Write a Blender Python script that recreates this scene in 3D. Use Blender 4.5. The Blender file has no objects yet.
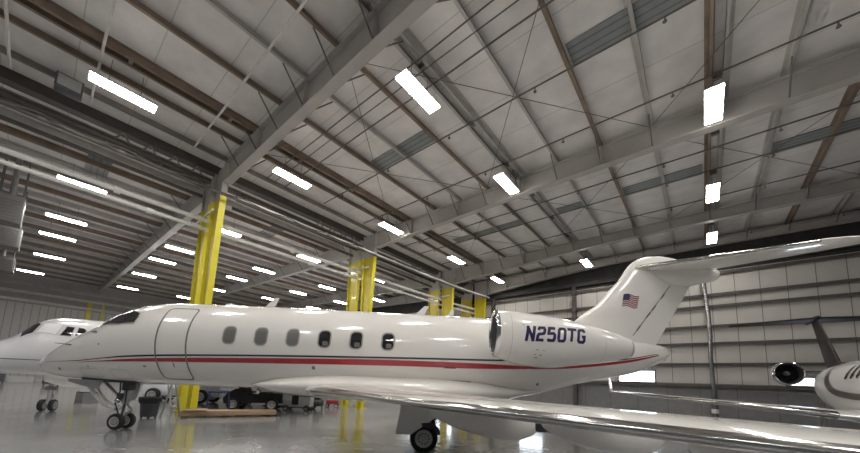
import bpy, bmesh, math, random
from mathutils import Vector, Matrix
random.seed(7)
PI = math.pi
sc = bpy.context.scene
COL = sc.collection

# ------------------------------------------------------------------ helpers
def R(d): return math.radians(d)

class MB:
    """collects geometry, then links it as ONE mesh object"""
    def __init__(s): s.v = []; s.f = []; s.sm = []
    def add(s, vs, fs, smooth=False):
        o = len(s.v); s.v += [tuple(p) for p in vs]
        s.f += [tuple(i + o for i in f) for f in fs]; s.sm += [smooth] * len(fs)
        return s
    def box(s, x0, x1, y0, y1, z0, z1, bev=0.0):
        if bev > 0:
            bm = bmesh.new(); bmesh.ops.create_cube(bm, size=1)
            for v in bm.verts:
                v.co = ((x0+x1)/2 + v.co.x*(x1-x0), (y0+y1)/2 + v.co.y*(y1-y0), (z0+z1)/2 + v.co.z*(z1-z0))
            bmesh.ops.bevel(bm, geom=list(bm.edges), offset=bev, segments=2, affect='EDGES', profile=0.5)
            bm.verts.ensure_lookup_table()
            s.add([v.co[:] for v in bm.verts], [[v.index for v in f.verts] for f in bm.faces], True); bm.free(); return s
        return s.add([(x0,y0,z0),(x1,y0,z0),(x1,y1,z0),(x0,y1,z0),(x0,y0,z1),(x1,y0,z1),(x1,y1,z1),(x0,y1,z1)],
                     [(0,3,2,1),(4,5,6,7),(0,1,5,4),(1,2,6,5),(2,3,7,6),(3,0,4,7)])
    def tube(s, pts, r, n=8, caps=True, radii=None):
        pts = [Vector(p) for p in pts]; rings = []
        prev = None
        for i, p in enumerate(pts):
            d = (pts[min(i+1, len(pts)-1)] - pts[max(i-1, 0)]).normalized()
            if prev is None:
                a = d.orthogonal().normalized()
            else:
                a = (prev - d * prev.dot(d)).normalized()
            prev = a; b = d.cross(a)
            rr = radii[i] if radii else r
            rings.append([p + (a*math.cos(2*PI*k/n) + b*math.sin(2*PI*k/n))*rr for k in range(n)])
        vs = [v for ring in rings for v in ring]
        fs = [(i*n+k, i*n+(k+1) % n, (i+1)*n+(k+1) % n, (i+1)*n+k) for i in range(len(pts)-1) for k in range(n)]
        s.add(vs, fs, True)
        if caps:
            s.add(rings[0], [tuple(range(n))[::-1]]); s.add(rings[-1], [tuple(range(n))])
        return s
    def loft(s, rings, closed=True, cap0=False, cap1=False, smooth=True):
        n = len(rings[0]); vs = [v for r in rings for v in r]; m = n if closed else n-1
        fs = [(i*n+k, i*n+(k+1) % n, (i+1)*n+(k+1) % n, (i+1)*n+k) for i in range(len(rings)-1) for k in range(m)]
        s.add(vs, fs, smooth)
        if cap0: s.add(rings[0], [tuple(range(n))[::-1]])
        if cap1: s.add(rings[-1], [tuple(range(n))])
        return s
    def lathe(s, prof, origin=(0,0,0), axis='z', n=24, caps=True):
        """prof: list of (along, radius)"""
        rings = []
        for h, r in prof:
            ring = []
            for k in range(n):
                a = 2*PI*k/n; c, q = r*math.cos(a), r*math.sin(a)
                p = {'z': (c, q, h), 'x': (h, c, q), 'y': (c, h, -q)}[axis]
                ring.append((p[0]+origin[0], p[1]+origin[1], p[2]+origin[2]))
            rings.append(ring)
        return s.loft(rings, cap0=caps and prof[0][1] > 1e-4, cap1=caps and prof[-1][1] > 1e-4)
    def prism(s, poly, f0, f1):
        """poly of 2D points; f0/f1 map a 2D point to 3D for either face"""
        n = len(poly); a = [f0(*p) for p in poly]; b = [f1(*p) for p in poly]
        s.add(a+b, [tuple(range(n))[::-1], tuple(range(n, 2*n))] + [(k, (k+1) % n, n+(k+1) % n, n+k) for k in range(n)])
        return s
    def grid(s, rows, smooth=True):
        n = len(rows[0]); vs = [p for r in rows for p in r]
        return s.add(vs, [(i*n+k, i*n+k+1, (i+1)*n+k+1, (i+1)*n+k) for i in range(len(rows)-1) for k in range(n-1)], smooth)
    def build(s, name, mat, parent=None, loc=None, rot=0.0, normals=True):
        me = bpy.data.meshes.new(name)
        vs = s.v
        if parent is None and loc is None:
            xs = [min(c) for c in zip(*vs)]; xe = [max(c) for c in zip(*vs)]
            loc = ((xs[0]+xe[0])/2, (xs[1]+xe[1])/2, xs[2])
            vs = [(x-loc[0], y-loc[1], z-loc[2]) for x, y, z in vs]
            if rot:
                raise ValueError
        me.from_pydata(vs, [], s.f); me.validate()
        if normals:
            bm = bmesh.new(); bm.from_mesh(me); bmesh.ops.recalc_face_normals(bm, faces=bm.faces); bm.to_mesh(me); bm.free()
        if len(s.sm) == len(me.polygons): me.polygons.foreach_set('use_smooth', s.sm)
        try: me.set_sharp_from_angle(angle=R(38))
        except Exception: pass
        me.materials.append(mat)
        o = bpy.data.objects.new(name, me); COL.objects.link(o)
        if parent: o.parent = parent
        if loc is not None: o.location = loc
        o.rotation_euler = (0, 0, rot)
        return o

def empty(name, loc=(0,0,0), rot=0.0):
    o = bpy.data.objects.new(name, None); COL.objects.link(o)
    o.location = loc; o.rotation_euler = (0,0,rot); o.empty_display_size = .2
    return o
def tag(o, label, cat, group=None, kind=None):
    o['label'] = label; o['category'] = cat
    if group: o['group'] = group
    if kind: o['kind'] = kind
    return o
def struct(o): o['kind'] = 'structure'; return o
def part_label(o, t): o['label'] = t; return o
def copy_tree(o, parent=None):
    c = o.copy(); COL.objects.link(c)
    if parent: c.parent = parent
    for ch in list(o.children): copy_tree(ch, c)
    return c

def pchip(xs, ys):
    n = len(xs); h = [xs[i+1]-xs[i] for i in range(n-1)]; d = [(ys[i+1]-ys[i])/h[i] for i in range(n-1)]
    m = [0]*n; m[0] = d[0]; m[-1] = d[-1]
    for i in range(1, n-1):
        if d[i-1]*d[i] > 0:
            w1, w2 = 2*h[i]+h[i-1], h[i]+2*h[i-1]; m[i] = (w1+w2)/(w1/d[i-1]+w2/d[i])
    def f(x):
        if x <= xs[0]: return ys[0]
        if x >= xs[-1]: return ys[-1]
        i = 0
        while x > xs[i+1]: i += 1
        t = (x-xs[i])/h[i]
        return ((1+2*t)*(1-t)**2*ys[i] + t*(1-t)**2*h[i]*m[i] + t*t*(3-2*t)*ys[i+1] + t*t*(t-1)*h[i]*m[i+1])
    return f

def resample(pts, step, closed=False):
    out = []; P = list(pts) + ([pts[0]] if closed else [])
    for a, b in zip(P[:-1], P[1:]):
        L = math.dist(a, b); k = max(1, int(math.ceil(L/step)))
        out += [(a[0]+(b[0]-a[0])*i/k, a[1]+(b[1]-a[1])*i/k) for i in range(k)]
    if not closed: out.append(P[-1])
    return out
def stroke(mb, pts, w, fmap, closed=False, step=.05):
    """a flat band of width w along a 2D path, laid on a surface by fmap"""
    P = resample(pts, step, closed); n = len(P); rows = []
    for i, p in enumerate(P):
        a = P[(i-1) % n] if closed or i > 0 else p; b = P[(i+1) % n] if closed or i < n-1 else p
        t1 = Vector((p[0]-a[0], p[1]-a[1])); t2 = Vector((b[0]-p[0], b[1]-p[1]))
        if t1.length < 1e-9: t1 = t2
        if t2.length < 1e-9: t2 = t1
        t1.normalize(); t2.normalize(); t = (t1+t2)
        t = t.normalized() if t.length > 1e-6 else t1
        nn = Vector((-t.y, t.x)); k = min(1.6, 1/max(.5, abs(t.dot(t1))))
        rows.append([fmap(p[0]+nn.x*w/2*k*q, p[1]+nn.y*w/2*k*q) for q in (-1, 0, 1)])
    if closed: rows.append(rows[0])
    mb.grid(rows)
def rrect(cx, cy, w, h, r, n=5):
    out = []
    for (sx, sy, a0) in ((1,1,0), (-1,1,90), (-1,-1,180), (1,-1,270)):
        for k in range(n+1):
            a = R(a0+90*k/n); out.append((cx+sx*(w/2-r)+r*math.cos(a), cy+sy*(h/2-r)+r*math.sin(a)))
    return out
def blob(mb, poly, fmap, rings=5):
    """a filled 2D outline laid on a curved surface"""
    P = resample(poly, .06, True); cx = sum(p[0] for p in P)/len(P); cy = sum(p[1] for p in P)/len(P)
    rows = []
    for k in range(rings+1):
        t = 1-k/rings*.999
        rows.append([fmap(cx+(p[0]-cx)*t, cy+(p[1]-cy)*t) for p in P+[P[0]]])
    mb.grid(rows)

# ------------------------------------------------------------------ materials
def mat(name, col, rough=.5, metal=0., noise=0., nscale=4., bump=0., bscale=20., coat=0., spec=.5, stretch=None, emit=None, estr=0.):
    m = bpy.data.materials.new(name); m.use_nodes = True; nt = m.node_tree; b = nt.nodes['Principled BSDF']
    b.inputs['Base Color'].default_value = (*col, 1); b.inputs['Roughness'].default_value = rough; b.inputs['Metallic'].default_value = metal
    b.inputs['Coat Weight'].default_value = coat; b.inputs['Coat Roughness'].default_value = .05; b.inputs['Specular IOR Level'].default_value = spec
    tc = nt.nodes.new('ShaderNodeTexCoord'); src = tc.outputs['Object']
    if stretch:
        mp = nt.nodes.new('ShaderNodeMapping'); mp.inputs['Scale'].default_value = stretch
        nt.links.new(src, mp.inputs[0]); src = mp.outputs[0]
    if noise > 0:
        n = nt.nodes.new('ShaderNodeTexNoise'); n.inputs['Scale'].default_value = nscale; n.inputs['Detail'].default_value = 5
        nt.links.new(src, n.inputs['Vector'])
        r = nt.nodes.new('ShaderNodeMapRange'); r.inputs[1].default_value = .3; r.inputs[2].default_value = .7
        r.inputs[3].default_value = 1-noise; r.inputs[4].default_value = 1+noise
        nt.links.new(n.outputs['Fac'], r.inputs[0])
        mx = nt.nodes.new('ShaderNodeVectorMath'); mx.operation = 'SCALE'; mx.inputs[0].default_value = col
        nt.links.new(r.outputs[0], mx.inputs['Scale']); nt.links.new(mx.outputs[0], b.inputs['Base Color'])
    if bump > 0:
        n2 = nt.nodes.new('ShaderNodeTexNoise'); n2.inputs['Scale'].default_value = bscale; n2.inputs['Detail'].default_value = 3
        nt.links.new(src, n2.inputs['Vector'])
        bp = nt.nodes.new('ShaderNodeBump'); bp.inputs['Strength'].default_value = bump; bp.inputs['Distance'].default_value = .02
        nt.links.new(n2.outputs['Fac'], bp.inputs['Height']); nt.links.new(bp.outputs[0], b.inputs['Normal'])
    if emit:
        b.inputs['Emission Color'].default_value = (*emit, 1); b.inputs['Emission Strength'].default_value = estr
    return m

def lined(m, axis, period, width, dark, base=None):
    """darkens thin regular seams (panel joints) along one local axis"""
    nt = m.node_tree; b = nt.nodes['Principled BSDF']
    tc = nt.nodes.new('ShaderNodeTexCoord'); sp = nt.nodes.new('ShaderNodeSeparateXYZ'); nt.links.new(tc.outputs['Object'], sp.inputs[0])
    dv = nt.nodes.new('ShaderNodeMath'); dv.operation = 'DIVIDE'; dv.inputs[1].default_value = period; nt.links.new(sp.outputs[axis], dv.inputs[0])
    fr = nt.nodes.new('ShaderNodeMath'); fr.operation = 'FRACT'; nt.links.new(dv.outputs[0], fr.inputs[0])
    lt = nt.nodes.new('ShaderNodeMath'); lt.operation = 'LESS_THAN'; lt.inputs[1].default_value = width/period; nt.links.new(fr.outputs[0], lt.inputs[0])
    mx = nt.nodes.new('ShaderNodeMix'); mx.data_type = 'RGBA'; mx.blend_type = 'MULTIPLY'
    nt.links.new(lt.outputs[0], mx.inputs['Factor'])
    old = b.inputs['Base Color'].links
    if old: nt.links.new(old[0].from_socket, mx.inputs['A'])
    else: mx.inputs['A'].default_value = b.inputs['Base Color'].default_value
    mx.inputs['B'].default_value = (dark, dark, dark, 1)
    nt.links.new(mx.outputs['Result'], b.inputs['Base Color'])
    return m

M = {}
M['insul'] = lined(mat('roof_insulation', (.69,.665,.65), .55, noise=.10, nscale=1.6, bump=.5, bscale=3.0), 'Y', 1.52, .03, .72)
M['purlin_brown'] = mat('primer_brown', (.225,.168,.126), .6, noise=.25, nscale=1.5)
M['purlin_grey'] = mat('galvanised_steel', (.44,.42,.40), .45, metal=.2, noise=.12, nscale=2)
M['purlin_dark'] = mat('dark_primer', (.21,.182,.16), .6, noise=.2, nscale=1.5)
M['rafter'] = mat('grey_painted_steel', (.40,.378,.355), .5, noise=.08, nscale=1.2)
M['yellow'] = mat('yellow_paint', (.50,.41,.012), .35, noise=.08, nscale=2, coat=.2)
M['yellow_lit'] = mat('yellow_paint_lit', (.68,.59,.03), .35, noise=.06, nscale=2, coat=.2)  # same yellow paint, brighter because the light on the flanges is in the colour
M['wallpanel'] = lined(mat('wall_liner', (.44,.415,.385), .6, noise=.06, nscale=.8, bump=.25, bscale=2.5), 'X', 1.05, .035, .35)
M['wainscot'] = lined(mat('grey_masonry', (.17,.168,.168), .7, noise=.1, nscale=3), 'X', 1.6, .03, .55)
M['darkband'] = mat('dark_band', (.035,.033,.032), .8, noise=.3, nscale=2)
M['girt'] = mat('girt_brown', (.07,.057,.05), .6, noise=.15)
M['corrugated'] = lined(mat('corrugated_siding', (.62,.60,.575), .5, noise=.05), 'X', .6, .07, .6)
M['white'] = mat('aircraft_white', (.80,.775,.735), .16, coat=.6, noise=.015, nscale=.7)
M['white2'] = mat('aircraft_cool_white', (.80,.80,.82), .2, coat=.5, noise=.015)
M['pearl'] = mat('aircraft_pearl_grey', (.68,.66,.64), .18, coat=.5)
M['chrome'] = mat('polished_aluminium', (.48,.47,.455), .14, metal=1.0, bump=.04, bscale=3)
M['chrome2'] = mat('bright_metal_lip', (.60,.60,.61), .12, metal=1.0)
M['blue'] = mat('navy_stripe', (.014,.017,.055), .25, coat=.4)
M['red'] = mat('red_stripe', (.36,.018,.028), .25, coat=.4)
M['navy'] = mat('navy_lettering', (.022,.012,.075), .3)
M['glass_dark'] = mat('dark_cabin_glass', (.018,.018,.02), .06, spec=.7)
M['glass_shade'] = mat('shaded_cabin_window', (.17,.165,.155), .15, spec=.6)
M['frame_grey'] = mat('window_frame_grey', (.33,.32,.31), .3)
M['seam'] = mat('panel_seam', (.15,.15,.14), .5)
M['seam_light'] = mat('faint_seam', (.42,.41,.39), .5)
M['black'] = mat('black_rubber', (.014,.014,.015), .65, noise=.2, nscale=8)
M['hub'] = mat('wheel_hub', (.52,.51,.50), .35, metal=.4)
M['steel'] = mat('gear_steel', (.42,.42,.42), .3, metal=.6)
M['dgrey'] = mat('dark_grey_plastic', (.055,.06,.065), .5, noise=.1)
M['mgrey'] = mat('mid_grey_metal', (.26,.26,.26), .5, noise=.1)
M['lgrey'] = mat('light_grey_metal', (.55,.55,.54), .45, noise=.06)
M['wood'] = mat('pale_timber', (.40,.28,.18), .65, noise=.18, nscale=3, stretch=(1,8,8))
M['bluepaint'] = mat('blue_steel', (.018,.03,.14), .4)
M['redpaint'] = mat('red_enamel', (.28,.015,.02), .4)
M['maroon'] = mat('maroon_vinyl', (.11,.02,.03), .5)
M['brown'] = mat('brown_swoosh', (.085,.06,.055), .3, coat=.3)
M['duct'] = mat('intake_lining', (.07,.07,.072), .45)
M['dbrown'] = mat('dark_brown_paint', (.025,.018,.017), .55, spec=.25)
M['fan'] = mat('fan_blades', (.025,.025,.028), .4, metal=.3)
M['pipe'] = mat('pale_pipe', (.66,.64,.61), .45, noise=.1)
M['pipe_dark'] = mat('dark_pipe', (.12,.11,.10), .5, noise=.15)
M['tin'] = mat('shiny_downpipe', (.30,.29,.29), .2, metal=.9, bump=.3, bscale=1.2)
M['skylight'] = lined(mat('fibreglass_skylight', (.21,.225,.23), .35, noise=.08), 'Y', .22, .05, .55)
M['pane_glare'] = mat('pane_reflection_white', (.86,.87,.88), .35)  # bright reflection on a cockpit pane, painted as a flat pale colour
M['heater'] = mat('heater_casing', (.13,.128,.124), .5, noise=.05)
M['lamp'] = mat('led_diffuser', (.9,.9,.9), .4, emit=(1.0,.965,.92), estr=70.0)
M['daylight'] = mat('daylit_glazing', (.8,.85,.9), .2, emit=(.80,.90,1.0), estr=7.0)
M['flagred'] = mat('flag_red', (.28,.03,.04), .4)
M['flagwhite'] = mat('flag_white', (.62,.62,.62), .4)
M['flagblue'] = mat('flag_blue', (.03,.035,.09), .4)

def floor_mat():
    m = bpy.data.materials.new('polished_floor'); m.use_nodes = True; nt = m.node_tree; b = nt.nodes['Principled BSDF']
    tc = nt.nodes.new('ShaderNodeTexCoord')
    n = nt.nodes.new('ShaderNodeTexNoise'); n.inputs['Scale'].default_value = .55; n.inputs['Detail'].default_value = 8; n.inputs['Roughness'].default_value = .65
    nt.links.new(tc.outputs['Object'], n.inputs['Vector'])
    cr = nt.nodes.new('ShaderNodeValToRGB'); cr.color_ramp.elements[0].position = .3; cr.color_ramp.elements[1].position = .72
    cr.color_ramp.elements[0].color = (.20,.203,.208,1); cr.color_ramp.elements[1].color = (.43,.433,.435,1)
    nt.links.new(n.outputs['Fac'], cr.inputs[0])
    # saw-cut joints
    last = cr.outputs[0]
    sp = nt.nodes.new('ShaderNodeSeparateXYZ'); nt.links.new(tc.outputs['Object'], sp.inputs[0])
    for ax, per in (('X', 6.0), ('Y', 6.0)):
        dv = nt.nodes.new('ShaderNodeMath'); dv.operation = 'DIVIDE'; dv.inputs[1].default_value = per; nt.links.new(sp.outputs[ax], dv.inputs[0])
        fr = nt.nodes.new('ShaderNodeMath'); fr.operation = 'FRACT'; nt.links.new(dv.outputs[0], fr.inputs[0])
        lt = nt.nodes.new('ShaderNodeMath'); lt.operation = 'LESS_THAN'; lt.inputs[1].default_value = .02/per; nt.links.new(fr.outputs[0], lt.inputs[0])
        mx = nt.nodes.new('ShaderNodeMix'); mx.data_type = 'RGBA'; mx.inputs['B'].default_value = (.12,.12,.12,1)
        nt.links.new(lt.outputs[0], mx.inputs['Factor']); nt.links.new(last, mx.inputs['A']); last = mx.outputs['Result']
    nt.links.new(last, b.inputs['Base Color'])
    n2 = nt.nodes.new('ShaderNodeTexNoise'); n2.inputs['Scale'].default_value = 1.3; n2.inputs['Detail'].default_value = 4
    nt.links.new(tc.outputs['Object'], n2.inputs['Vector'])
    mr = nt.nodes.new('ShaderNodeMapRange'); mr.inputs[3].default_value = .13; mr.inputs[4].default_value = .34; nt.links.new(n2.outputs['Fac'], mr.inputs[0])
    nt.links.new(mr.outputs[0], b.inputs['Roughness'])
    bp = nt.nodes.new('ShaderNodeBump'); bp.inputs['Strength'].default_value = .22; bp.inputs['Distance'].default_value = .01
    n3 = nt.nodes.new('ShaderNodeTexNoise'); n3.inputs['Scale'].default_value = 3.0; nt.links.new(tc.outputs['Object'], n3.inputs['Vector'])
    nt.links.new(n3.outputs['Fac'], bp.inputs['Height']); nt.links.new(bp.outputs[0], b.inputs['Normal'])
    b.inputs['Coat Weight'].default_value = .65; b.inputs['Coat Roughness'].default_value = .11; b.inputs['Coat IOR'].default_value = 1.6
    nt.links.new(bp.outputs[0], b.inputs['Coat Normal'])
    return m
M['floor'] = floor_mat()

# ------------------------------------------------------------------ camera
FPX, PX, PY, H0, ROLL, CAMZ = 330., 430., 340., 383., .042, 1.65
p_ = math.atan((H0-PY)*math.cos(math.atan(ROLL))/FPX); r_ = math.atan(ROLL)
fw = Vector((0, math.cos(p_), math.sin(p_))); rt = Vector((1,0,0)); up = rt.cross(fw)
ex = rt*math.cos(r_) + up*math.sin(r_); ey = -rt*math.sin(r_) + up*math.cos(r_)
cam = bpy.data.cameras.new('camera'); co = bpy.data.objects.new('camera', cam); COL.objects.link(co)
co.matrix_world = Matrix(((ex.x, ey.x, -fw.x, 0), (ex.y, ey.y, -fw.y, 0), (ex.z, ey.z, -fw.z, CAMZ), (0,0,0,1)))
cam.sensor_width = 36; cam.sensor_fit = 'HORIZONTAL'; cam.lens = FPX/860*36; cam.shift_y = (PY-226.5)/860; cam.clip_start = .05; cam.clip_end = 300
sc.camera = co

# ------------------------------------------------------------------ the hangar (u across the halls, t along them)
AZ = R(39.7); BROT = -AZ
C1 = Vector((-9.69, 13.66, 0)); U = Vector((math.cos(AZ), -math.sin(AZ), 0)); T = Vector((math.sin(AZ), math.cos(AZ), 0))
def W(u, t, z=0): return C1 + U*u + T*t + Vector((0,0,z))
def bld(mb, name, m, u=0, t=0, z=0, parent=None):
    """link a mesh authored in hangar coordinates relative to (u,t,z)"""
    if parent: return mb.build(name, m, parent)
    return mb.build(name, m, None, W(u,t,z), BROT)
def bempty(name, u, t, z=0): return empty(name, W(u,t,z), BROT)

FRAMES = [.18, 8.6, 16.6, 20.65]; UOFF = [0., .25, .55, 1.15]; TEND = 21.25; UL = -42.0; UR = 40.0; TB = -15.0
ROOF = 11.09
def roofL(u): return ROOF + .020*max(0, -u-1)

struct(bld(MB().box(UL-.2, UR, TB, TEND+.2, -.1, 0), 'floor', M['floor']))
struct(bld(MB().box(-.6, UR, TB, TEND+.2, ROOF, ROOF+.08), 'ceiling', M['insul']))
rl = MB(); rl.add([(-.9,TB,ROOF),(UL,TB,roofL(UL)),(UL,TEND+.2,roofL(UL)),(-.9,TEND+.2,ROOF),(-.9,TB,ROOF+.08),(UL,TB,roofL(UL)+.08),(UL,TEND+.2,roofL(UL)+.08),(-.9,TEND+.2,ROOF+.08)],
   [(0,1,2,3),(7,6,5,4),(0,4,5,1),(1,5,6,2),(2,6,7,3),(3,7,4,0)])
struct(bld(rl, 'ceiling', M['insul']))
# end wall: masonry below, lined panels, solid dark band above
OPEN = [(-8.4,-6.4), (-3.9,-2.0), (4.6,6.5), (11.75,13.8), (19.6,21.3)]   # daylight windows, z 2.3..3.05
struct(bld(MB().box(UL, UR, TEND, TEND+.18, 0, 2.3), 'wall_back', M['wainscot']))
wp = MB(); xs = sorted([UL, UR] + [x for o in OPEN for x in o])
for i in range(0, len(xs), 2): wp.box(xs[i], xs[i+1], TEND, TEND+.16, 2.3, 3.02)
wp.box(UL, UR, TEND, TEND+.16, 3.02, 9.05)
struct(bld(wp, 'wall_back', M['wallpanel']))
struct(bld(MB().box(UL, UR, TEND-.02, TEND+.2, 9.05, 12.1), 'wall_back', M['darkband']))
for i, (a, b) in enumerate(OPEN):
    w = bempty('window_%d' % (i+1), (a+b)/2, TEND+.05, 2.3); struct(w); h = (b-a)/2
    MB().box(-h, h, .03, .05, 0, .72).build('pane', M['daylight'], w)
    f = MB(); f.box(-h-.05, h+.05, -.09, .12, -.06, .02); f.box(-h-.05, h+.05, -.09, .12, .70, .78); f.box(-h-.06, -h+.02, -.09, .12, 0, .72); f.box(h-.02, h+.06, -.09, .12, 0, .72)
    f.build('frame', M['girt'], w)
for i, z in enumerate((2.24, 3.5, 4.72, 5.75, 6.95, 7.65, 8.95)):
    g = MB(); g.box(-1, UR, TEND-.20, TEND-.002, z-.035, z+.0); g.box(-1, UR, TEND-.2, TEND-.185, z-.16, z)
    struct(bld(g, 'trim_%d' % (i+1), M['girt']))
# header truss along the top of the end wall
hb = MB(); hb.box(2.5, UR, TEND-.28, TEND-.03, 9.25, 9.32); hb.box(2.5, UR, TEND-.16, TEND-.14, 9.32, 9.6); hb.box(2.5, UR, TEND-.28, TEND-.03, 9.6, 9.65)
struct(bld(hb, 'header_beam', M['darkband']))
# far wall of the second hall
lw = MB(); lw.box(-TEND-.2, 15, -.2, 0, 0, 8.6)
o = lw.build('wall_left', M['corrugated'], None, W(UL,0,0), BROT-PI/2); struct(o)
struct(bld(MB().box(UL-.2, UL, TB, TEND+.2, 8.6, 12.2), 'wall_left', M['rafter']))
for i, (z, d, m) in enumerate(((8.75,.5,'pipe'), (9.7,.35,'pipe'), (10.6,.3,'purlin_grey'))):
    struct(bld(MB().box(UL, UL+d, TB, TEND, z, z+.28), 'trim_%d' % (i+10), M[m]))

# purlins --------------------------------------------------------------
def purlin(u, m, z1, flip=1, t0=TB+4, t1=TEND, h=.235):
    p = MB(); w = .095*flip
    p.box(-.006, .006, t0, t1, -h, 0)
    p.box(min(0,w), max(0,w), t0, t1, -h, -h+.012)
    p.box(min(0,-w), max(0,-w), t0, t1, -.012, 0)
    p.box(min(w*.86,w), max(w*.86,w), t0, t1, -h, -h+.03)
    struct(bld(p, 'purlin', M[m], u, 0, z1-.004))
PR = [.55+1.63*k for k in range(18)]
pm = ['purlin_dark','purlin_brown','purlin_brown','purlin_brown','purlin_grey','purlin_brown','purlin_grey','purlin_grey','purlin_brown','purlin_grey','purlin_grey','purlin_grey','purlin_brown','purlin_grey']
for k, u in enumerate(PR):
    if k in (2, 6, 10, 14):
        uu = {2:3.3, 6:10.25, 10:16.95}.get(k, u)
        purlin(uu-.2, 'purlin_brown' if k != 6 else 'purlin_grey', ROOF, 1); purlin(uu+.2, 'purlin_grey' if k != 2 else 'purlin_brown', ROOF, -1)
        # spacer blocks and strip between a pair
        s = MB()
        for t in [-9+2.75*j for j in range(11)]: s.box(-.2, .2, t-.05, t+.05, -.2, -.02)
        struct(bld(s, 'purlin_spacer', M['purlin_dark'], uu, 0, ROOF-.01))
    else: purlin(u, pm[k % len(pm)], ROOF, 1)
u = -2.0; k = 0
while u > UL+.5:
    purlin(u, ('purlin_dark','purlin_grey','purlin_brown','purlin_grey')[k % 4], roofL(u), -1, h=.26); u -= 1.45; k += 1

# rafters -----------------------------------------------------------------
def rafter(name_label, t, u0, u1, zb0, zt, right=True):
    r = bempty('roof_rafter', u0, t, 0); tag(r, name_label, 'roof beam', 'steel roof rafters', 'thing')
    L = u1-u0; s = 1 if L > 0 else -1
    def zb(x): return zb0(u0+x)
    n = 14; web = MB(); bot = MB(); 
    xs = [L*i/n for i in range(n+1)]
    web.loft([[(x,-.008,zb(x)),(x,.008,zb(x)),(x,.008,zt(u0+x)),(x,-.008,zt(u0+x))] for x in xs], cap0=True, cap1=True, smooth=False)
    web.build('web', M['rafter'], r)
    bot.loft([[(x,-.16,zb(x)-.028),(x,.16,zb(x)-.028),(x,.16,zb(x)),(x,-.16,zb(x))] for x in xs], cap0=True, cap1=True, smooth=False)
    bot.build('bottom_flange', M['rafter'], r)
    tp = MB(); tp.loft([[(x,-.16,zt(u0+x)-.02),(x,.16,zt(u0+x)-.02),(x,.16,zt(u0+x)),(x,-.16,zt(u0+x))] for x in xs], cap0=True, cap1=True, smooth=False)
    tp.build('top_flange', M['rafter'], r)
    lst = [p-u0 for p in PR if p < u1-.3] if right else [-(2.0+1.45*j)-u0 for j in range(0, 20, 2)]
    for i, x in enumerate(lst):
        if right and i % 2 == 0 and x > .3:
            MB().box(x-.012, x+.012, -.15, .15, zb(x)+.001, zt(u0+x)-.021).build('stiffener', M['rafter'], r)
        if 0 < x < L or L < x < 0:
            for q in ((-1,) if t > 20 else (-1, 1)):
                MB().tube([(x, q*.12, zb(x)+.02), (x, q*.85, zt(u0+x)-.02)], .022, 6).build('flange_brace', M['pipe_dark'], r)
    return r
zt = lambda u: ROOF-.242
RL = ['long pale steel roof beam nearest the camera, running overhead from the first yellow column pair',
      'pale steel roof beam crossing above the jet, joined to the second yellow column pair',
      'pale steel roof beam joined to the third yellow column pair, two before the end wall',
      'pale steel roof beam hard against the dark top band of the end wall']
for i, t in enumerate(FRAMES):
    kn = [[(0,9.9),(4,9.93),(40,9.93)], [(0,9.88),(6,10.02),(12,10.10),(40,10.10)], [(0,9.58),(13.5,10.33),(17,10.34),(40,10.2)], [(0,9.42),(13,10.46),(18,10.48),(40,10.4)]][i]
    rafter(RL[i], t, .65+UOFF[i], 36.0, pchip([a for a, b in kn], [b for a, b in kn]), zt)
LLb = ['dim steel roof beam of the far hall that starts at the first yellow column pair',
       'dim steel roof beam of the far hall that starts at the second yellow column pair',
       'dim steel roof beam of the far hall that starts at the third yellow column pair',
       'dim steel roof beam of the far hall beside its end wall']
for i, t in enumerate(FRAMES):
    rafter(LLb[i], t, -2.10+UOFF[i], UL+.9, (lambda u: roofL(u)-1.25+.010*max(0,-u-1)), (lambda u: roofL(u)-.285), right=False)

# columns -----------------------------------------------------------------
def column(u, t, label, d0=.22, d1=.58, bolt=False):
    c = bempty('steel_column', u, t-.05, 0); tag(c, label, 'column', 'yellow twin columns between the halls', 'thing')
    def ibeam(z0, z1, m, nm):
        def d(z): return d0+(d1-d0)*z/10.9
        w = MB(); w.loft([[(-d(z),-.008,z),(d(z),-.008,z),(d(z),.008,z),(-d(z),.008,z)] for z in (z0,z1)], cap0=True, cap1=True, smooth=False)
        w.build('web', M[m[0]], c) if nm else w.build('upper_web', M['rafter'], c)
        for s in (-1, 1):
            f = MB(); f.loft([[(s*d(z)-.012,-.12,z),(s*d(z)+.012,-.12,z),(s*d(z)+.012,.12,z),(s*d(z)-.012,.12,z)] for z in (z0,z1)], cap0=True, cap1=True, smooth=False)
            o = f.build('flange' if nm else 'upper_flange', M[m[1]] if nm else M['rafter'], c)
    ibeam(.02, 9.35, ('yellow','yellow_lit'), True); ibeam(9.351, 10.86, None, False)
    bp = MB().box(-.42,.42,-.22,.22,0,.02)
    for sx in (-.34,.34):
        for sy in (-.16,.16): bp.tube([(sx,sy,.02),(sx,sy,.06)], .018, 6)
    bp.build('base_plate', M['yellow'], c)
    return c
ordn = ['first','second','third','last']
for i, t in enumerate(FRAMES):
    nm = ['tallest-looking', 'second', 'third', 'farthest'][i]
    column(UOFF[i], t, ['near-hall yellow column of the pair behind the cabin door, by the timber','right-hand yellow column of the pair above the last cabin windows','right-hand yellow column of the pair just left of the engine intake, third pair','right-hand yellow column of the last pair, touching the engine intake in view'][i])
    column(-1.45+UOFF[i], t, ['far-hall yellow column of the pair behind the cabin door, by the timber','left-hand yellow column of the pair above the last cabin windows','left-hand yellow column of the third pair, near the roof antennas','left-hand yellow column of the last pair before the end wall'][i])
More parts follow.
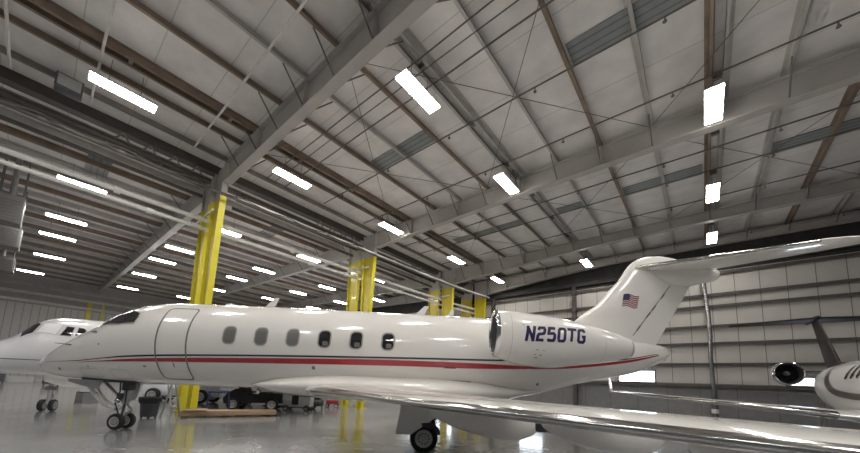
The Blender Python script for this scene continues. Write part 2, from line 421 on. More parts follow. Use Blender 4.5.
for i, (tt, lab) in enumerate(((-.4,'thin yellow post on the far pale wall, left of its neighbour'), (.8,'thinner pale yellow post on the far pale wall, right of its neighbour'))):
    c = bempty('wall_post', UL+.02, tt, 3.4); tag(c, lab, 'post', 'yellow posts on the far wall', 'thing')
    w_ = .22 if i == 0 else .12
    MB().box(0,.16,-.02,.02,0,6.6).build('web', M['yellow_lit'], c); MB().box(.16,.19,-w_,w_,0,6.6).build('flange', M['yellow_lit'], c)
    MB().box(0,.02,-.3,.3,-.1,.3).build('wall_bracket', M['yellow'], c)

# valley gutter and overhead services along the column line ----------------
gt = MB(); gt.box(-.92,-.55, TB+3, TEND, 10.72, 10.76); gt.box(-.94,-.9, TB+3, TEND, 10.72, 11.2); gt.box(-.57,-.53, TB+3, TEND, 10.72, 11.2)
struct(bld(gt, 'valley_gutter', M['girt']))
for i, (u0, z0, h, w) in enumerate(((.20,9.75,.16,.12), (-.35,9.75,.30,.10), (-.75,9.45,.12,.10))):
    for a, b in ((TB+3,-.3), (.9,8.0), (9.2,16.0), (17.2,20.2)):
        u0_ = u0; e = MB(); e.box(u0-.008,u0+.008,a,b,z0,z0+h); e.box(u0-w/2,u0+w/2,a,b,z0,z0+.02); e.box(u0-w/2,u0+w/2,a,b,z0+h-.02,z0+h)
        struct(bld(e, 'strut_beam', M['girt']))
# knee trusses at valley
for t0 in (FRAMES[0], FRAMES[1], FRAMES[2]):
    tr = MB()
    for k in range(4):
        tr.tube([(-.35, t0-.5-k*.8, 9.95), (-.35, t0-.9-k*.8, 10.56)], .03, 6); tr.tube([(-.35, t0-.9-k*.8, 10.56), (-.35, t0-1.3-k*.8, 9.95)], .03, 6)
    struct(bld(tr, 'valley_bracing', M['purlin_dark']))
def run_pipe(name, label, pts, r, m, cat='pipe', fittings=(), n=8):
    o = bempty(name, 0, 0, 0); tag(o, label, cat, 'overhead pipes', 'thing')
    MB().tube(pts, r, n).build('pipe_run', M[m], o)
    for p in fittings:
        MB().lathe([(-.09,r*1.1),(-.08,r*1.5),(.08,r*1.5),(.09,r*1.1)], p, 'y', 10).build('coupling', M[m], o)
    return o
uo = pchip([TB, FRAMES[0], FRAMES[1], FRAMES[2], FRAMES[3]], [0, 0, .25, .55, 1.15])
run_pipe('service_pipe','upper of two pale pipes sloping past the yellow columns', [(-.7+uo(q),q,8.45) for q in (TB+4,0,8.6,16.6,20.9)], .095, 'pipe', fittings=[(-.7+uo(q),q,8.45) for q in (-3,.8,4,7.6,9.4,13,17.6)])
run_pipe('service_pipe','lower of two pale pipes sloping past the yellow columns', [(-.7+uo(q),q,8.05) for q in (TB+4,0,8.6,16.6,20.9)], .08, 'pipe', fittings=[(-.7+uo(q),q,8.05) for q in (-2,1.2,5,7.4,12)])
run_pipe('service_pipe','pale pipe along the tops of the yellow column flanges', [(.74+uo(q),q,9.38) for q in (.6,4,8.6,12,16.6,20.9)], .06, 'pipe', fittings=[(.74+uo(q),q,9.38) for q in (5,10,15)])
run_pipe('sprinkler_main','dark sprinkler main with brass fittings under the valley gutter', [(.90+uo(q),q,9.20) for q in (TB+4,0,4,8.6,12,16.6,20.7)], .055, 'pipe_dark', fittings=[(.90+uo(q),q,9.20) for q in (-5,-3.2,-1.6,1.5,3.2,5,7)])
run_pipe('sprinkler_main','thin dark cable bundle looped beside the sprinkler main', [(1.05+uo(-9+.25*k),-9+.25*k,9.28-.10*abs(math.sin(k*.4))) for k in range(70)], .022, 'girt')
for i, t in enumerate(FRAMES[:3]):
    run_pipe('service_pipe', 'short pale cross pipe bridging the %s yellow column pair' % ordn[i], [(.3+UOFF[i],t-.30,8.64),(-1.9+UOFF[i],t-.30,8.64)], .05, 'pipe')
# thin conduits and sprinkler branches across the purlins (running along u)
cond = [(4.33,10.62,1.5,34,.028,'dark conduit with small sprinkler heads crossing the bay before the second roof beam'),
        (6.93,10.62,1.5,36,.028,'dark conduit crossing the roof just before the second roof beam'),
        (1.6,10.72,1.0,36,.022,'thin conduit just past the nearest roof beam, first of three'),
        (1.95,10.72,1.0,30,.018,'thin conduit just past the nearest roof beam, middle of three'),
        (2.45,10.72,1.0,36,.026,'thin conduit just past the nearest roof beam, last of three'),
        (-1.2,10.60,.5,14,.035,'pale conduit crossing the roof before the nearest roof beam'),
        (-4.1,10.60,.5,10,.035,'pale conduit crossing the roof by the leftmost lamp'),
        (-5.8,10.55,.5,8,.04,'pale conduit at the upper left corner of the roof'),
        (10.6,10.62,1.0,36,.028,'dark conduit crossing just beyond the second roof beam'),
        (12.15,10.62,1.0,36,.028,'dark conduit through the middle of the bay beyond the second roof beam'),
        (14.6,10.62,1.0,36,.028,'dark conduit crossing the bay before the third roof beam'),
        (19.7,10.62,1.0,36,.028,'dark conduit crossing the last bay before the end wall')]
for t, z, a, b, r, lab in cond:
    o = bempty('roof_conduit', 0, t, 0); tag(o, lab, 'conduit', 'conduits across the roof', 'thing')
    m = 'pipe' if 'pale' in lab else 'pipe_dark'
    n = 18; MB().tube([(a+(b-a)*k/n, .006*math.sin(k*1.7), z+.008*math.sin(k*2.3)) for k in range(n+1)], r, 6).build('pipe_run', M[m], o)
    if 'sprinkler' in lab or 'dark' in lab:
        for k in range(int((b-a)/3.2)):
            x = a+1.6+3.2*k
            h = MB(); h.tube([(x,0,z),(x,0,z-.10)], .018, 6); h.lathe([(z-.16,.0001),(z-.15,.05),(z-.13,.05),(z-.10,.02)], (x,0,0), 'z', 8)
            h.build('sprinkler_head', M['pipe_dark'], o)
# diagonal rod bracing
rods = []
for (ta, tb) in ((FRAMES[0],FRAMES[1]), (FRAMES[1],FRAMES[2])):
    for ua in (2.2, 8.7, 15.2):
        rods.append(((ua,ta+.2),(ua+6.5,tb-.2))); rods.append(((ua+6.5,ta+.2),(ua,tb-.2)))
for i, (a, b) in enumerate(rods):
    struct(bld(MB().tube([(a[0],a[1],10.80),(b[0],b[1],10.80)], .011, 5), 'brace_rod', M['pipe_dark']))
# translucent roof panels, unlit
sk = [(5.5,8.5,4.35,.7,'near the third row of lamps'), (13.7,16.6,4.35,.75,'big'), (3.9,8.5,12.7,.7,''), (13.7,16.6,12.7,.8,''), (10.6,12.0,12.7,.7,''), (18.6,21.7,12.7,.8,''), (5.5,8.5,18.6,.6,''), (18.6,21.7,4.35,.75,''), (-9,-4,-3.4,.8,''), (-9,-4,4.8,.8,'')]
for i, (a, b, t, w, _) in enumerate(sk):
    zz = ROOF if a > 0 else roofL(-4)
    struct(bld(MB().box(-(b-a)/2, (b-a)/2, -w/2, w/2, -.03 if a > 0 else -.02, -.006 if a > 0 else .1), 'skylight_panel', M['skylight'], (a+b)/2, t, zz))
# small dark junction gaps between purlin pairs near the end wall
# ------------------------------------------------------------------ lamps
def lamp_proto(w, L):
    l = empty('ceiling_light')
    h = MB(); h.box(-w/2-.02, w/2+.02, -L/2-.02, L/2+.02, .03, .085, .012); h.box(-w/2+.04, w/2-.04, -L/2+.1, L/2-.1, .085, .12)
    h.build('housing', M['lgrey'], l)
    MB().box(-w/2, w/2, -L/2, L/2, 0, .03, .008).build('diffuser', M['lamp'], l)
    for s in (-1, 1):
        MB().tube([(0, s*L*.24, .11), (0, s*L*.24, .87)], .008, 5).build('hanger_rod', M['pipe_dark'], l)
    return l
P1 = lamp_proto(.40, 1.5); P2 = lamp_proto(.42, 1.5)
used = {}
def lamp(proto, u, t, z, label, group):
    if proto in used: o = copy_tree(proto)
    else: o = proto; used[proto] = 1
    o.location = W(u,t,z); o.rotation_euler = (0,0,BROT); tag(o, label, 'ceiling light', group, 'thing'); return o
RLmp = [(3.0,-3.5,'lit lamp farthest left, before the nearest roof beam'), (3.15,1.8,'lit lamp just past the foot of the nearest roof beam'),
        (3.3,7.45,'lit lamp beside the second yellow column pair'), (3.6,13.3,'lit lamp above the third yellow column pair'), (3.9,18.55,'lit lamp above the engine intake, near the last beam'),
        (10.2,1.9,'lit wide lamp at top centre, right of the nearest roof beam'), (10.25,7.4,'lit lamp against the second roof beam, middle of its length'), (10.55,18.5,'lit lamp above the jet fin, against the last roof beam'),
        (16.82,7.4,'largest lit lamp at right, hanging under the second roof beam'), (16.88,12.95,'lit lamp at right below the second roof beam, middle of three'), (16.92,18.15,'lit lamp lowest of the three at right, above the tailplane'),
        (3.0,-9.0,'lit lamp behind the camera over the left side'), (10.2,-3.5,'lit lamp over the camera, left'), (10.2,-9.0,'lit lamp behind the camera, middle row'),
        (16.85,1.9,'lit lamp overhead right of the camera'), (16.85,-3.5,'lit lamp right above the camera'), (16.85,-9.0,'lit lamp behind the camera, right row'),
        (23.6,-3.5,'lit lamp over the wing tip'), (23.6,1.9,'lit lamp over the tailplane side of the hall'), (23.6,7.4,'lit lamp over the parked jet at right'), (23.6,-9.0,'lit lamp far behind the camera right')]
for u, t, lab in RLmp: lamp(P1, u, t, 9.98, lab, 'lamps of the near hall')
LLmp = [(-4.72,-3.78,'long lit lamp nearest in the far hall, beside the two pale pipes'), (-10.4,-3.97,'second lit lamp down the far-left lamp row'), (-14.43,-4.14,'third lit lamp down the far-left lamp row'), (-20.61,-4.3,'fourth lit lamp down the far-left lamp row'), (-28.2,-5.2,'last lit lamp of the far-left row, beside the lowest heater'),
        (-4.42,1.88,'lit lamp half hidden at the right edge of the first yellow column'), (-10.19,1.11,'lit lamp just left of the first yellow column, highest there'), (-14.11,1.0,'second lit lamp left of the first yellow column'), (-20.04,1.0,'third lit lamp left of the first yellow column'), (-27.37,1.0,'lowest lit lamp left of the first yellow column'),
        (-4.21,6.94,'brightest lit lamp between the first two yellow column pairs'), (-9.64,6.34,'lit lamp in the middle between the first two column pairs'), (-13.9,5.99,'lit lamp on the dim beam right of the first yellow column'), (-19.77,6.29,'small lit lamp touching the right edge of the first yellow column'), (-26.79,5.65,'tiny lit lamp low beside the left edge of the first yellow column'),
        (-9.44,11.8,'lit lamp left of the second yellow column pair, higher'), (-13.51,11.27,'lit lamp above the roof antenna, lower of two'), (-18.57,10.94,'small lit lamp just above the leaning roof antenna'),
        (-3.66,12.7,'small lit lamp right of the second yellow column pair, upper'), (-8.85,17.3,'small lit lamp right of the second yellow column pair, lower'), (-18.4,15.9,'faint lit lamp just above the fuselage, near the fourth window'), (-13.11,15.9,'faint lit lamp hard against the left of the second column pair')]
for u, t, lab in LLmp: lamp(P2, u, t, 9.7, lab, 'lamps of the far hall')

# unit heaters ---------------------------------------------------------------
def heater(u, t, z, w, h, lab):
    e = bempty('unit_heater', u, t, z); tag(e, lab, 'heater', 'grey unit heaters', 'thing')
    MB().box(-w/2, w/2, -w*.5, w*.5, 0, h, .04).build('casing', M['heater'], e)
    g = MB()
    for k in range(7): g.box(w/2, w/2+.04, -w*.42, w*.42, h*.12+k*h*.11, h*.12+k*h*.11+h*.04)
    g.build('louvre_grille', M['heater'], e)
    for sx in (-1,1):
        for sy in (-1,1): MB().tube([(sx*w*.35, sy*w*.4, h), (sx*w*.35, sy*w*.4, roofL(u)-z-.2)], .025, 6).build('hanger_rod', M['pipe_dark'], e)
    MB().tube([(-w*.1, 0, h),(-w*.1, 0, roofL(u)-z-.05)], .10, 10).build('flue', M['mgrey'], e)
heater(-7.6,-5.75,7.95,.85,1.25,'uppermost of three grey box heaters hanging at far left')
heater(-12.3,-5.95,7.9,1.05,1.1,'middle of three grey box heaters hanging at far left')
heater(-21.4,-6.4,8.15,1.2,1.0,'lowest, palest of three grey box heaters hanging at far left')
# duct box near upper-left lamp
e = bempty('junction_box', 1.2, -4.6, 10.2); tag(e, 'dark grey electrical box by the leftmost lamp', 'electrical box', kind='thing')
MB().box(-.22,.22,-.3,.3,0,.45,.02).build('casing', M['dgrey'], e); MB().box(.22,.24,-.25,.25,.05,.4).build('cover', M['mgrey'], e)

# shiny downpipe and wind columns on the end wall ------------------------------
dp = bempty('downpipe', 16.6, 20.75, 0); tag(dp, 'shiny grey downpipe on the end wall behind the tail', 'pipe', kind='thing')
MB().tube([(-.12,0,9.0),(-.1,0,8.0),(0,.02,6.4),(.03,0,5),(-.02,0,3.8),(.02,0,2.0),(.02,0,1.95)], .11, 12).build('pipe_run', M['tin'], dp)
MB().lathe([(0,.20),(.25,.20),(.3,.16),(1.3,.15),(1.9,.12),(2.0,.10)], (.02,0,0), 'z', 14).build('boot', M['dgrey'], dp)
MB().lathe([(.62,.155),(.62,.165),(.85,.165),(.85,.155)], (.02,0,0), 'z', 14).build('clamp', M['lgrey'], dp)
for i, uu in enumerate((2.2, 9.0)):
    w = MB(); w.box(-.008,.008,-.3,0,0,9.25); w.box(-.13,.13,-.31,-.29,0,9.25); w.box(-.13,.13,-.01,0,0,9.25)
    struct(bld(w, 'wind_column', M['girt'], uu, TEND-.01, 0))

# ------------------------------------------------------------------ aircraft
class Body:
    def __init__(s, st):
        xs = [a[0] for a in st]; s.x0, s.x1 = xs[0], xs[-1]; s.xs = xs
        s.top = pchip(xs, [a[1] for a in st]); s.bot = pchip(xs, [a[2] for a in st]); s.hw = pchip(xs, [a[3] for a in st])
        s.k = pchip(xs, [a[4] if len(a) > 4 else .5 for a in st])
    def zc(s, x): b = s.bot(x); return b+(s.top(x)-b)*s.k(x)
    def pt(s, x, th, off=0.):
        """th: degrees from the crown, positive to port (-y)"""
        zc = s.zc(x); c, q = math.cos(R(th)), math.sin(R(th)); h = (s.top(x)-zc) if c >= 0 else (zc-s.bot(x)); w = s.hw(x)
        n = Vector((q/max(w,.02), c/max(h,.02))).normalized()
        return (x, -(w*q+n.x*off), zc+h*c+n.y*off)
    def th(s, x, z):
        zc = s.zc(x); h = (s.top(x)-zc) if z >= zc else (zc-s.bot(x))
        return math.degrees(math.acos(max(-1, min(1, (z-zc)/h))))
    def mesh(s, n=64, m=110):
        g = MB(); rings = []
        for i in range(m+1):
            f = i/m; f = .5-.5*math.cos(PI*f) if False else f
            x = s.x0+(s.x1-s.x0)*f
            rings.append([s.pt(x, 360*k/n) for k in range(n)])
        # finer rings near the nose
        x1 = s.x0+(s.x1-s.x0)/m; extra = [[s.pt(s.x0+(x1-s.x0)*q, 360*k/n) for k in range(n)] for q in (.15,.35,.6,.8)]
        rings = rings[:1]+extra+rings[1:]
        return g.loft(rings, cap0=True, cap1=True)

def foil(tc, camber=.010, n=16):
    """closed airfoil loop (x/c, z/c), from TE over the top to LE and back"""
    xs = [.5-.5*math.cos(PI*i/n) for i in range(n+1)]
    def yt(x): return 5*tc*(.2969*math.sqrt(max(x,0))-.126*x-.3516*x*x+.2843*x**3-.1036*x**4)
    def yc(x): p = .4; return camber*(2*p*x-x*x)/p/p if x < p else camber*((1-2*p)+2*p*x-x*x)/(1-p)**2
    return [(x, yc(x)+yt(x)) for x in reversed(xs)] + [(x, yc(x)-yt(x)) for x in xs[1:-1]]
def wing_mesh(secs, x_from=0., x_to=1., grow=0.):
    """secs: (y, xLE, chord, zLE, t/c, twist)"""
    g = MB(); rings = []
    for (y, xl, c, zl, tc, tw) in secs:
        lp = foil(tc); ring = []
        for (x, z) in lp:
            x = min(max(x, x_from), x_to) if x_to < 1 else x
            if x_to < 1:
                q = [p for p in lp]
            ring.append((xl+x*c, y, zl+z*c-x*c*tw))
        rings.append(ring)
    return g.loft(rings, cap0=True, cap1=True)
def le_mesh(secs, xu, xd, off=.004):
    """polished leading-edge skin from xu on top round to xd below"""
    g = MB(); rows = []
    for (y, xl, c, zl, tc, tw) in secs:
        row = []
        def yt(x): return 5*tc*(.2969*math.sqrt(max(x,0))-.126*x-.3516*x*x+.2843*x**3-.1036*x**4)
        def yc(x): return .010*(.8*x-x*x)/.16
        for k in range(7, 0, -1): x = xu*(k/7)**2; row.append((x, yc(x)+yt(x)))
        row.append((0,0))
        for k in range(1, 8): x = xd*(k/7)**2; row.append((x, yc(x)-yt(x)))
        rows.append([(xl+x*c-off*1.0, y, zl+z*c-x*c*tw+(off if z > 0 else -off)) for x, z in row])
    g.grid(rows); return g

def wheel(parent, x, y, r, w, part='wheel'):
    e = MB().lathe([(-w/2,r*.60),(-w/2,r*.80),(-w*.42,r*.93),(-w*.25,r*.99),(0,r),(w*.25,r*.99),(w*.42,r*.93),(w/2,r*.80),(w/2,r*.60)], (x,y,r), 'y', 32, False).build(part, M['black'], parent)
    h = MB()
    for s in (-1,1):
        h.lathe([(s*w*.30,r*.02),(s*w*.44,r*.10),(s*w*.44,r*.16),(s*w*.34,r*.22),(s*w*.40,r*.46),(s*w*.51,r*.58),(s*w*.52,r*.62),(s*w*.30,r*.62)], (x,y,r), 'y', 24, False)
    h.build('hub', M['hub'], e)
    b = MB()
    for k in range(10):
        a = 2*PI*k/10; b.lathe([(-w*.44,.0001),(-w*.44,r*.055),(-w*.30,r*.055)], (x+r*.36*math.cos(a), y, r+r*.36*math.sin(a)), 'y', 8)
    b.build('vent_hole', M['black'], e)
    return e
def yl(b): return b

# ---- registration lettering strokes
GL = {'N': [[(0,0),(0,1)],[(0,1),(1,0)],[(1,0),(1,1)]],
      '2': [[(0,.80),(.14,1),(.86,1),(1,.88),(1,.64),(.86,.52),(.14,.46),(0,.34),(0,0),(1,0)]],
      '5': [[(1,1),(.06,1),(0,.55),(.80,.57),(1,.46),(1,.14),(.84,0),(.14,0),(0,.14)]],
      '0': [[(0,.13),(0,.87),(.18,1),(.82,1),(1,.87),(1,.13),(.82,0),(.18,0),(0,.13)]],
      'T': [[(-.05,1),(1.05,1)],[(.5,1),(.5,0)]],
      'G': [[(1,.80),(.84,1),(.18,1),(0,.87),(0,.13),(.18,0),(.84,0),(1,.13),(1,.45),(.55,.45)]]}

# =================== the foreground jet
JY = 9.6
jet = empty('business_jet', (0, JY, 0)); tag(jet, 'large white twin-engine business jet with navy and red stripes, reading N250TG', 'airplane')
body = Body([(-11.20,1.79,1.77,.015),(-11.15,1.85,1.68,.09),(-11.0,1.94,1.56,.21),(-10.65,2.17,1.43,.42),(-10.17,2.46,1.375,.63),(-9.62,2.755,1.345,.79),(-9.3,2.93,1.335,.85),
  (-8.97,3.145,1.325,.93),(-8.49,3.405,1.31,1.0),(-8.01,3.55,1.30,1.05),(-7.15,3.655,1.30,1.10),(-5.0,3.66,1.31,1.10),(2.0,3.595,1.30,1.10),(2.8,3.58,1.40,1.08),(3.52,3.56,1.59,1.02),(4.3,3.48,1.80,.92),(5.17,3.30,1.99,.74),
  (5.9,3.13,2.17,.56),(6.4,3.06,2.36,.40),(6.8,3.00,2.55,.24),(6.95,2.93,2.64,.15),(7.0,2.86,2.72,.06)])
fus = body.mesh().build('fuselage', M['white'], jet)
def onz(off): return lambda x, z: body.pt(x, body.th(x, z), off)
def ont(off, sgn=1, k=57.3): return lambda x, a: body.pt(x, a*k*sgn, off)       # a in radians
# stripes
def stripe(up, lo, name, m, sgn=1, n=150):
    fu = pchip([p[0] for p in up], [p[1] for p in up]); fl = pchip([p[0] for p in lo], [p[1] for p in lo])
    x0, x1 = up[0][0], up[-1][0]; rows = []
    for i in range(n+1):
        x = x0+(x1-x0)*i/n; a, b = body.th(x, fu(x)), body.th(x, fl(x))
        rows.append([body.pt(x, (a+(b-a)*k/3)*sgn, .004) for k in range(4)])
    return MB().grid(rows).build(name, m, fus)
bu = [(-10.6,1.79),(-9.47,1.85),(-8.44,1.97),(-7.94,2.03),(-5.51,2.155),(.02,2.295),(1.57,2.32),(5.05,2.49),(6.40,2.72)]
bl = [(-10.6,1.785),(-9.47,1.835),(-8.44,1.945),(-7.94,1.99),(-5.51,2.11),(.02,2.25),(1.57,2.275),(5.05,2.46),(6.40,2.705)]
ru = [(-9.3,1.815),(-8.56,1.885),(-7.93,1.945),(-5.5,2.07),(.02,2.205),(1.05,2.205),(2.63,2.185),(3.45,2.22),(4.2,2.31),(5.4,2.49),(6.45,2.70)]
rl_ = [(-9.3,1.808),(-8.55,1.855),(-7.92,1.88),(-5.49,1.95),(.02,2.06),(1.05,2.065),(2.63,2.115),(3.45,2.16),(4.2,2.24),(5.4,2.42),(6.45,2.67)]
for sgn in (1, -1):
    part_label(stripe(bu, bl, 'blue_stripe', M['blue'], sgn), 'thin navy cheatline'); part_label(stripe(ru, rl_, 'red_stripe', M['red'], sgn), 'broad red cheatline')
# cabin windows
for sgn in (1, -1):
    for i, xw in enumerate([-5.21+.824*k for k in range(6)]):
        z0, w, h = 2.67, .29, .42
        g = MB(); blob(g, rrect(xw, z0, w, h, .11), lambda x, z: body.pt(x, sgn*body.th(x, z), .008))
        o = g.build('cabin_window', M['glass_shade'] if i < 3 else M['glass_dark'], fus)
        part_label(o, 'cabin window with shade drawn' if i < 3 else 'dark cabin window')
        g = MB(); stroke(g, rrect(xw, z0, w+.03, h+.03, .12), .035, lambda x, z: body.pt(x, sgn*body.th(x, z), .012), True)
        g.build('window_frame', M['frame_grey'], fus)
        if i < 3:
            g = MB(); blob(g, rrect(xw, z0+.165, w*.82, .07, .03), lambda x, z: body.pt(x, sgn*body.th(x, z), .011))
            g.build('window_shade', M['seam'], fus)
        else:
            g = MB(); blob(g, rrect(xw+.03, z0-.12, w*.5, .12, .03), lambda x, z: body.pt(x, sgn*body.th(x, z), .011))
            g.build('seat_top', M['glass_shade'], fus)
# cockpit glazing
for sgn in (1, -1):
    for poly in ([(-9.30,3),(-8.98,50),(-8.90,40),(-8.70,22),(-8.74,3)], [(-8.84,56),(-8.27,65.5),(-7.82,66.5),(-7.80,57),(-7.86,48),(-8.22,36),(-8.60,25),(-8.80,40)]):
        g = MB(); blob(g, [(x, R(a)) for x, a in poly], ont(.008, sgn)); g.build('cockpit_window', M['glass_dark'], fus)
        g = MB(); stroke(g, [(x, R(a)) for x, a in poly], .03, ont(.011, sgn), True); g.build('window_frame', M['frame_grey'], fus)
# passenger door seam, handle and small service marks
dr = [(x, R(a)) for x, a in rrect(-6.645, 92, .85, 124, .14, 6)] if False else None
def door_path():
    x0, x1, a0, a1, r = -7.09, -6.30, R(40), R(149), .12; out = []
    for (cx, cy, s0) in ((x1-r, a1-r, 0), (x0+r, a1-r, 90), (x0+r, a0+r, 180), (x1-r, a0+r, 270)):
        for k in range(7): q = R(s0+15*k); out.append((cx+r*math.cos(q), cy+r*math.sin(q)))
    return out
g = MB(); stroke(g, door_path(), .042, ont(.005), True, .04); g.build('door_seam', M['seam'], fus)
g = MB(); blob(g, rrect(-6.66, 1.84, .03, .12, .014), onz(.010)); g.build('door_handle', M['seam'], fus)
for (x, z, w, h) in ((-7.45,1.78,.09,.04),(-9.05,1.72,.05,.04),(-10.0,1.62,.09,.07),(-8.65,2.30,.05,.05),(-3.0,1.92,.09,.09),(-8.15,1.74,.02,.02),(1.2,1.66,.07,.07),(2.9,1.74,.07,.07)):
    g = MB(); blob(g, rrect(x, z, w, h, min(w,h)*.4), onz(.010), 3); g.build('service_port', M['seam'], fus)
for (x0, x1, z0, z1) in ((-9.35,-8.85,1.45,1.66),(-8.5,-8.0,1.42,1.66)):
    g = MB(); stroke(g, rrect((x0+x1)/2, (z0+z1)/2, x1-x0, z1-z0, .04), .014, onz(.004), True); g.build('access_panel', M['seam_light'], fus)
g = MB(); blob(g, rrect(.85, 1.70, .55, .10, .04), onz(.010), 3); g.build('emergency_panel', M['frame_grey'], fus)
g = MB(); blob(g, rrect(.55, 2.065, .30, .04, .015), onz(.010), 3); g.build('vent_slot', M['maroon'], fus)
g = MB(); blob(g, rrect(1.4, 1.45, .22, .04, .015), onz(.010), 3); g.build('vent_slot', M['black'], fus)
# probes
for (x, z, dx) in ((-9.62,2.27,-.28),(-8.86,2.62,.10)):
    p0 = Vector(body.pt(x, body.th(x,z), 0)); g = MB(); d = Vector((0,-.12,0))
    g.tube([p0, p0+d], .022, 8); g.tube([p0+d+Vector((.05,0,0)), p0+d+Vector((dx,-.02,.02))], .014, 8, radii=[.018,.008]); g.build('air_data_probe', M['seam'], fus)
# antennas on the crown
for (x, L, h, ln) in ((-4.95,.28,.33,.30),(-.50,.28,.30,.30),(.48,.18,.24,.12)):
    z0 = body.top(x+.1)-.02; g = MB()
    g.loft([[(x,-.012,z0),(x+L*.4,-.022,z0),(x+L,-.008,z0),(x+L,.008,z0),(x+L*.4,.022,z0),(x,.012,z0)], [(x+ln,-.006,z0+h),(x+ln+L*.25,-.01,z0+h),(x+ln+L*.5,-.004,z0+h),(x+ln+L*.5,.004,z0+h),(x+ln+L*.25,.01,z0+h),(x+ln,.006,z0+h)]], cap0=True, cap1=True, smooth=False)
    g.build('blade_antenna', M['white'], fus)
g = MB(); g.lathe([(0,.16),(.04,.15),(.07,.10),(.085,.0001)], (-5.9,0,body.top(-5.9)-.01), 'z', 16); g.build('satellite_antenna', M['white'], fus)
# belly fairing
bf = Body([(-4.95,1.42,1.38,.38),(-4.5,1.56,1.28,.80),(-4.1,1.65,1.20,1.04),(-3.4,1.75,1.12,1.21),(-2.4,1.84,1.08,1.29),(0,1.86,1.06,1.31),(1.4,1.78,1.12,1.20),(2.2,1.66,1.26,.98),(2.9,1.62,1.48,.55)])
bf.mesh(48, 40).build('belly_fairing', M['white'], jet)
g = MB(); blob(g, [(-4.5,.0),(-4.0,.16),(-3.2,.16),(-2.9,0),(-3.2,-.05),(-4.0,-.05)], lambda x, a: bf.pt(x, 150-a*57, .01)); g.build('air_scoop', M['black'], jet)

# wings
def make_wing(sgn):
    q = lambda yabs: -(JY-yabs)*sgn       # authored for port, mirrored for starboard
    secs = []
    for ya in (8.9, 8.0, 7.2, 6.3, 5.0, 3.6, 2.2, 1.0, .05):
        xl = 1.8-.577*ya; te = (1.45 if ya >= 6.3 else 1.45+(6.3-ya)*.25); z = 1.350+.0185*(8.5-ya)
        secs.append((q(ya), xl, te-xl, z, .095 if ya > 6 else .066, .035 if ya > 6 else .022))
    root = (q(8.9), -3.42, 4.87, 1.335, .09, .04); secs[0] = root
    w = wing_mesh(secs).build('wing', M['white'], jet)
    le = le_mesh(secs[1:], .035, .05).build('leading_edge', M['chrome'], w); part_label(le, 'polished metal leading edge')
    # flap track fairings
    for (ya, x0, x1, zt_, zb) in ((6.05,.05,2.15,1.16,.69),(4.0,1.35,2.88,1.24,.885),(2.2,1.7,3.0,1.30,1.10)):
        L = x1-x0; xs = [0,.02,.08,.2,.4,.6,.75,.88,.96,1]; hs = [.02,.16,.34,.58,.82,.97,1,.78,.42,.05]; rings = []
        for f, h in zip(xs, hs):
            dz = (zt_-zb)*h; ww = .13*min(1, h*1.2)
            rings.append([(x0+L*f, q(ya)+ww*math.sin(2*PI*k/14), zt_+.05-(dz+.05)*(.5-.5*math.cos(2*PI*k/14))) for k in range(14)])
        MB().loft(rings, cap0=True, cap1=True).build('flap_track_fairing', M['white'], w)
    br = MB(); br.box(1.62,1.86,q(5.0)-.05,q(5.0)+.05,1.0,1.2,.02); br.tube([(1.6,q(5.0),1.18),(1.85,q(5.0),1.02)], .04, 8); br.build('flap_hinge', M['dgrey'], w)
    fl = MB(); fl.loft([[(te-.02, y, z+.02),(te-.02, y, z-.03),(te-.7, y, z+.06),(te-.7, y, z+.10)] for (y, te, z) in ((q(8.2),1.44,1.22),(q(6.3),1.44,1.27),(q(3.6),2.12,1.36))], cap0=True, cap1=True, smooth=False)
    # winglet
    wl = MB(); y0 = q(.05); rings = []
    for f in (0,.15,.35,.7,1.0):
        yy = y0-sgn*(.35*f); zz = 1.50+1.1*(f**1.4); xl = 1.78+1.0*f; c = 1.22*(1-f)+.5*f
        rings.append([(xl+x*c, yy+z*c*.5*sgn, zz+(0 if f > .1 else z*c)) for x, z in foil(.09, 0, 8)])
    wl.loft(rings, cap0=True, cap1=True).build('winglet', M['white'], w)
    return w
part_label(make_wing(1), 'wing reaching toward the camera'); part_label(make_wing(-1), 'wing on the far side')

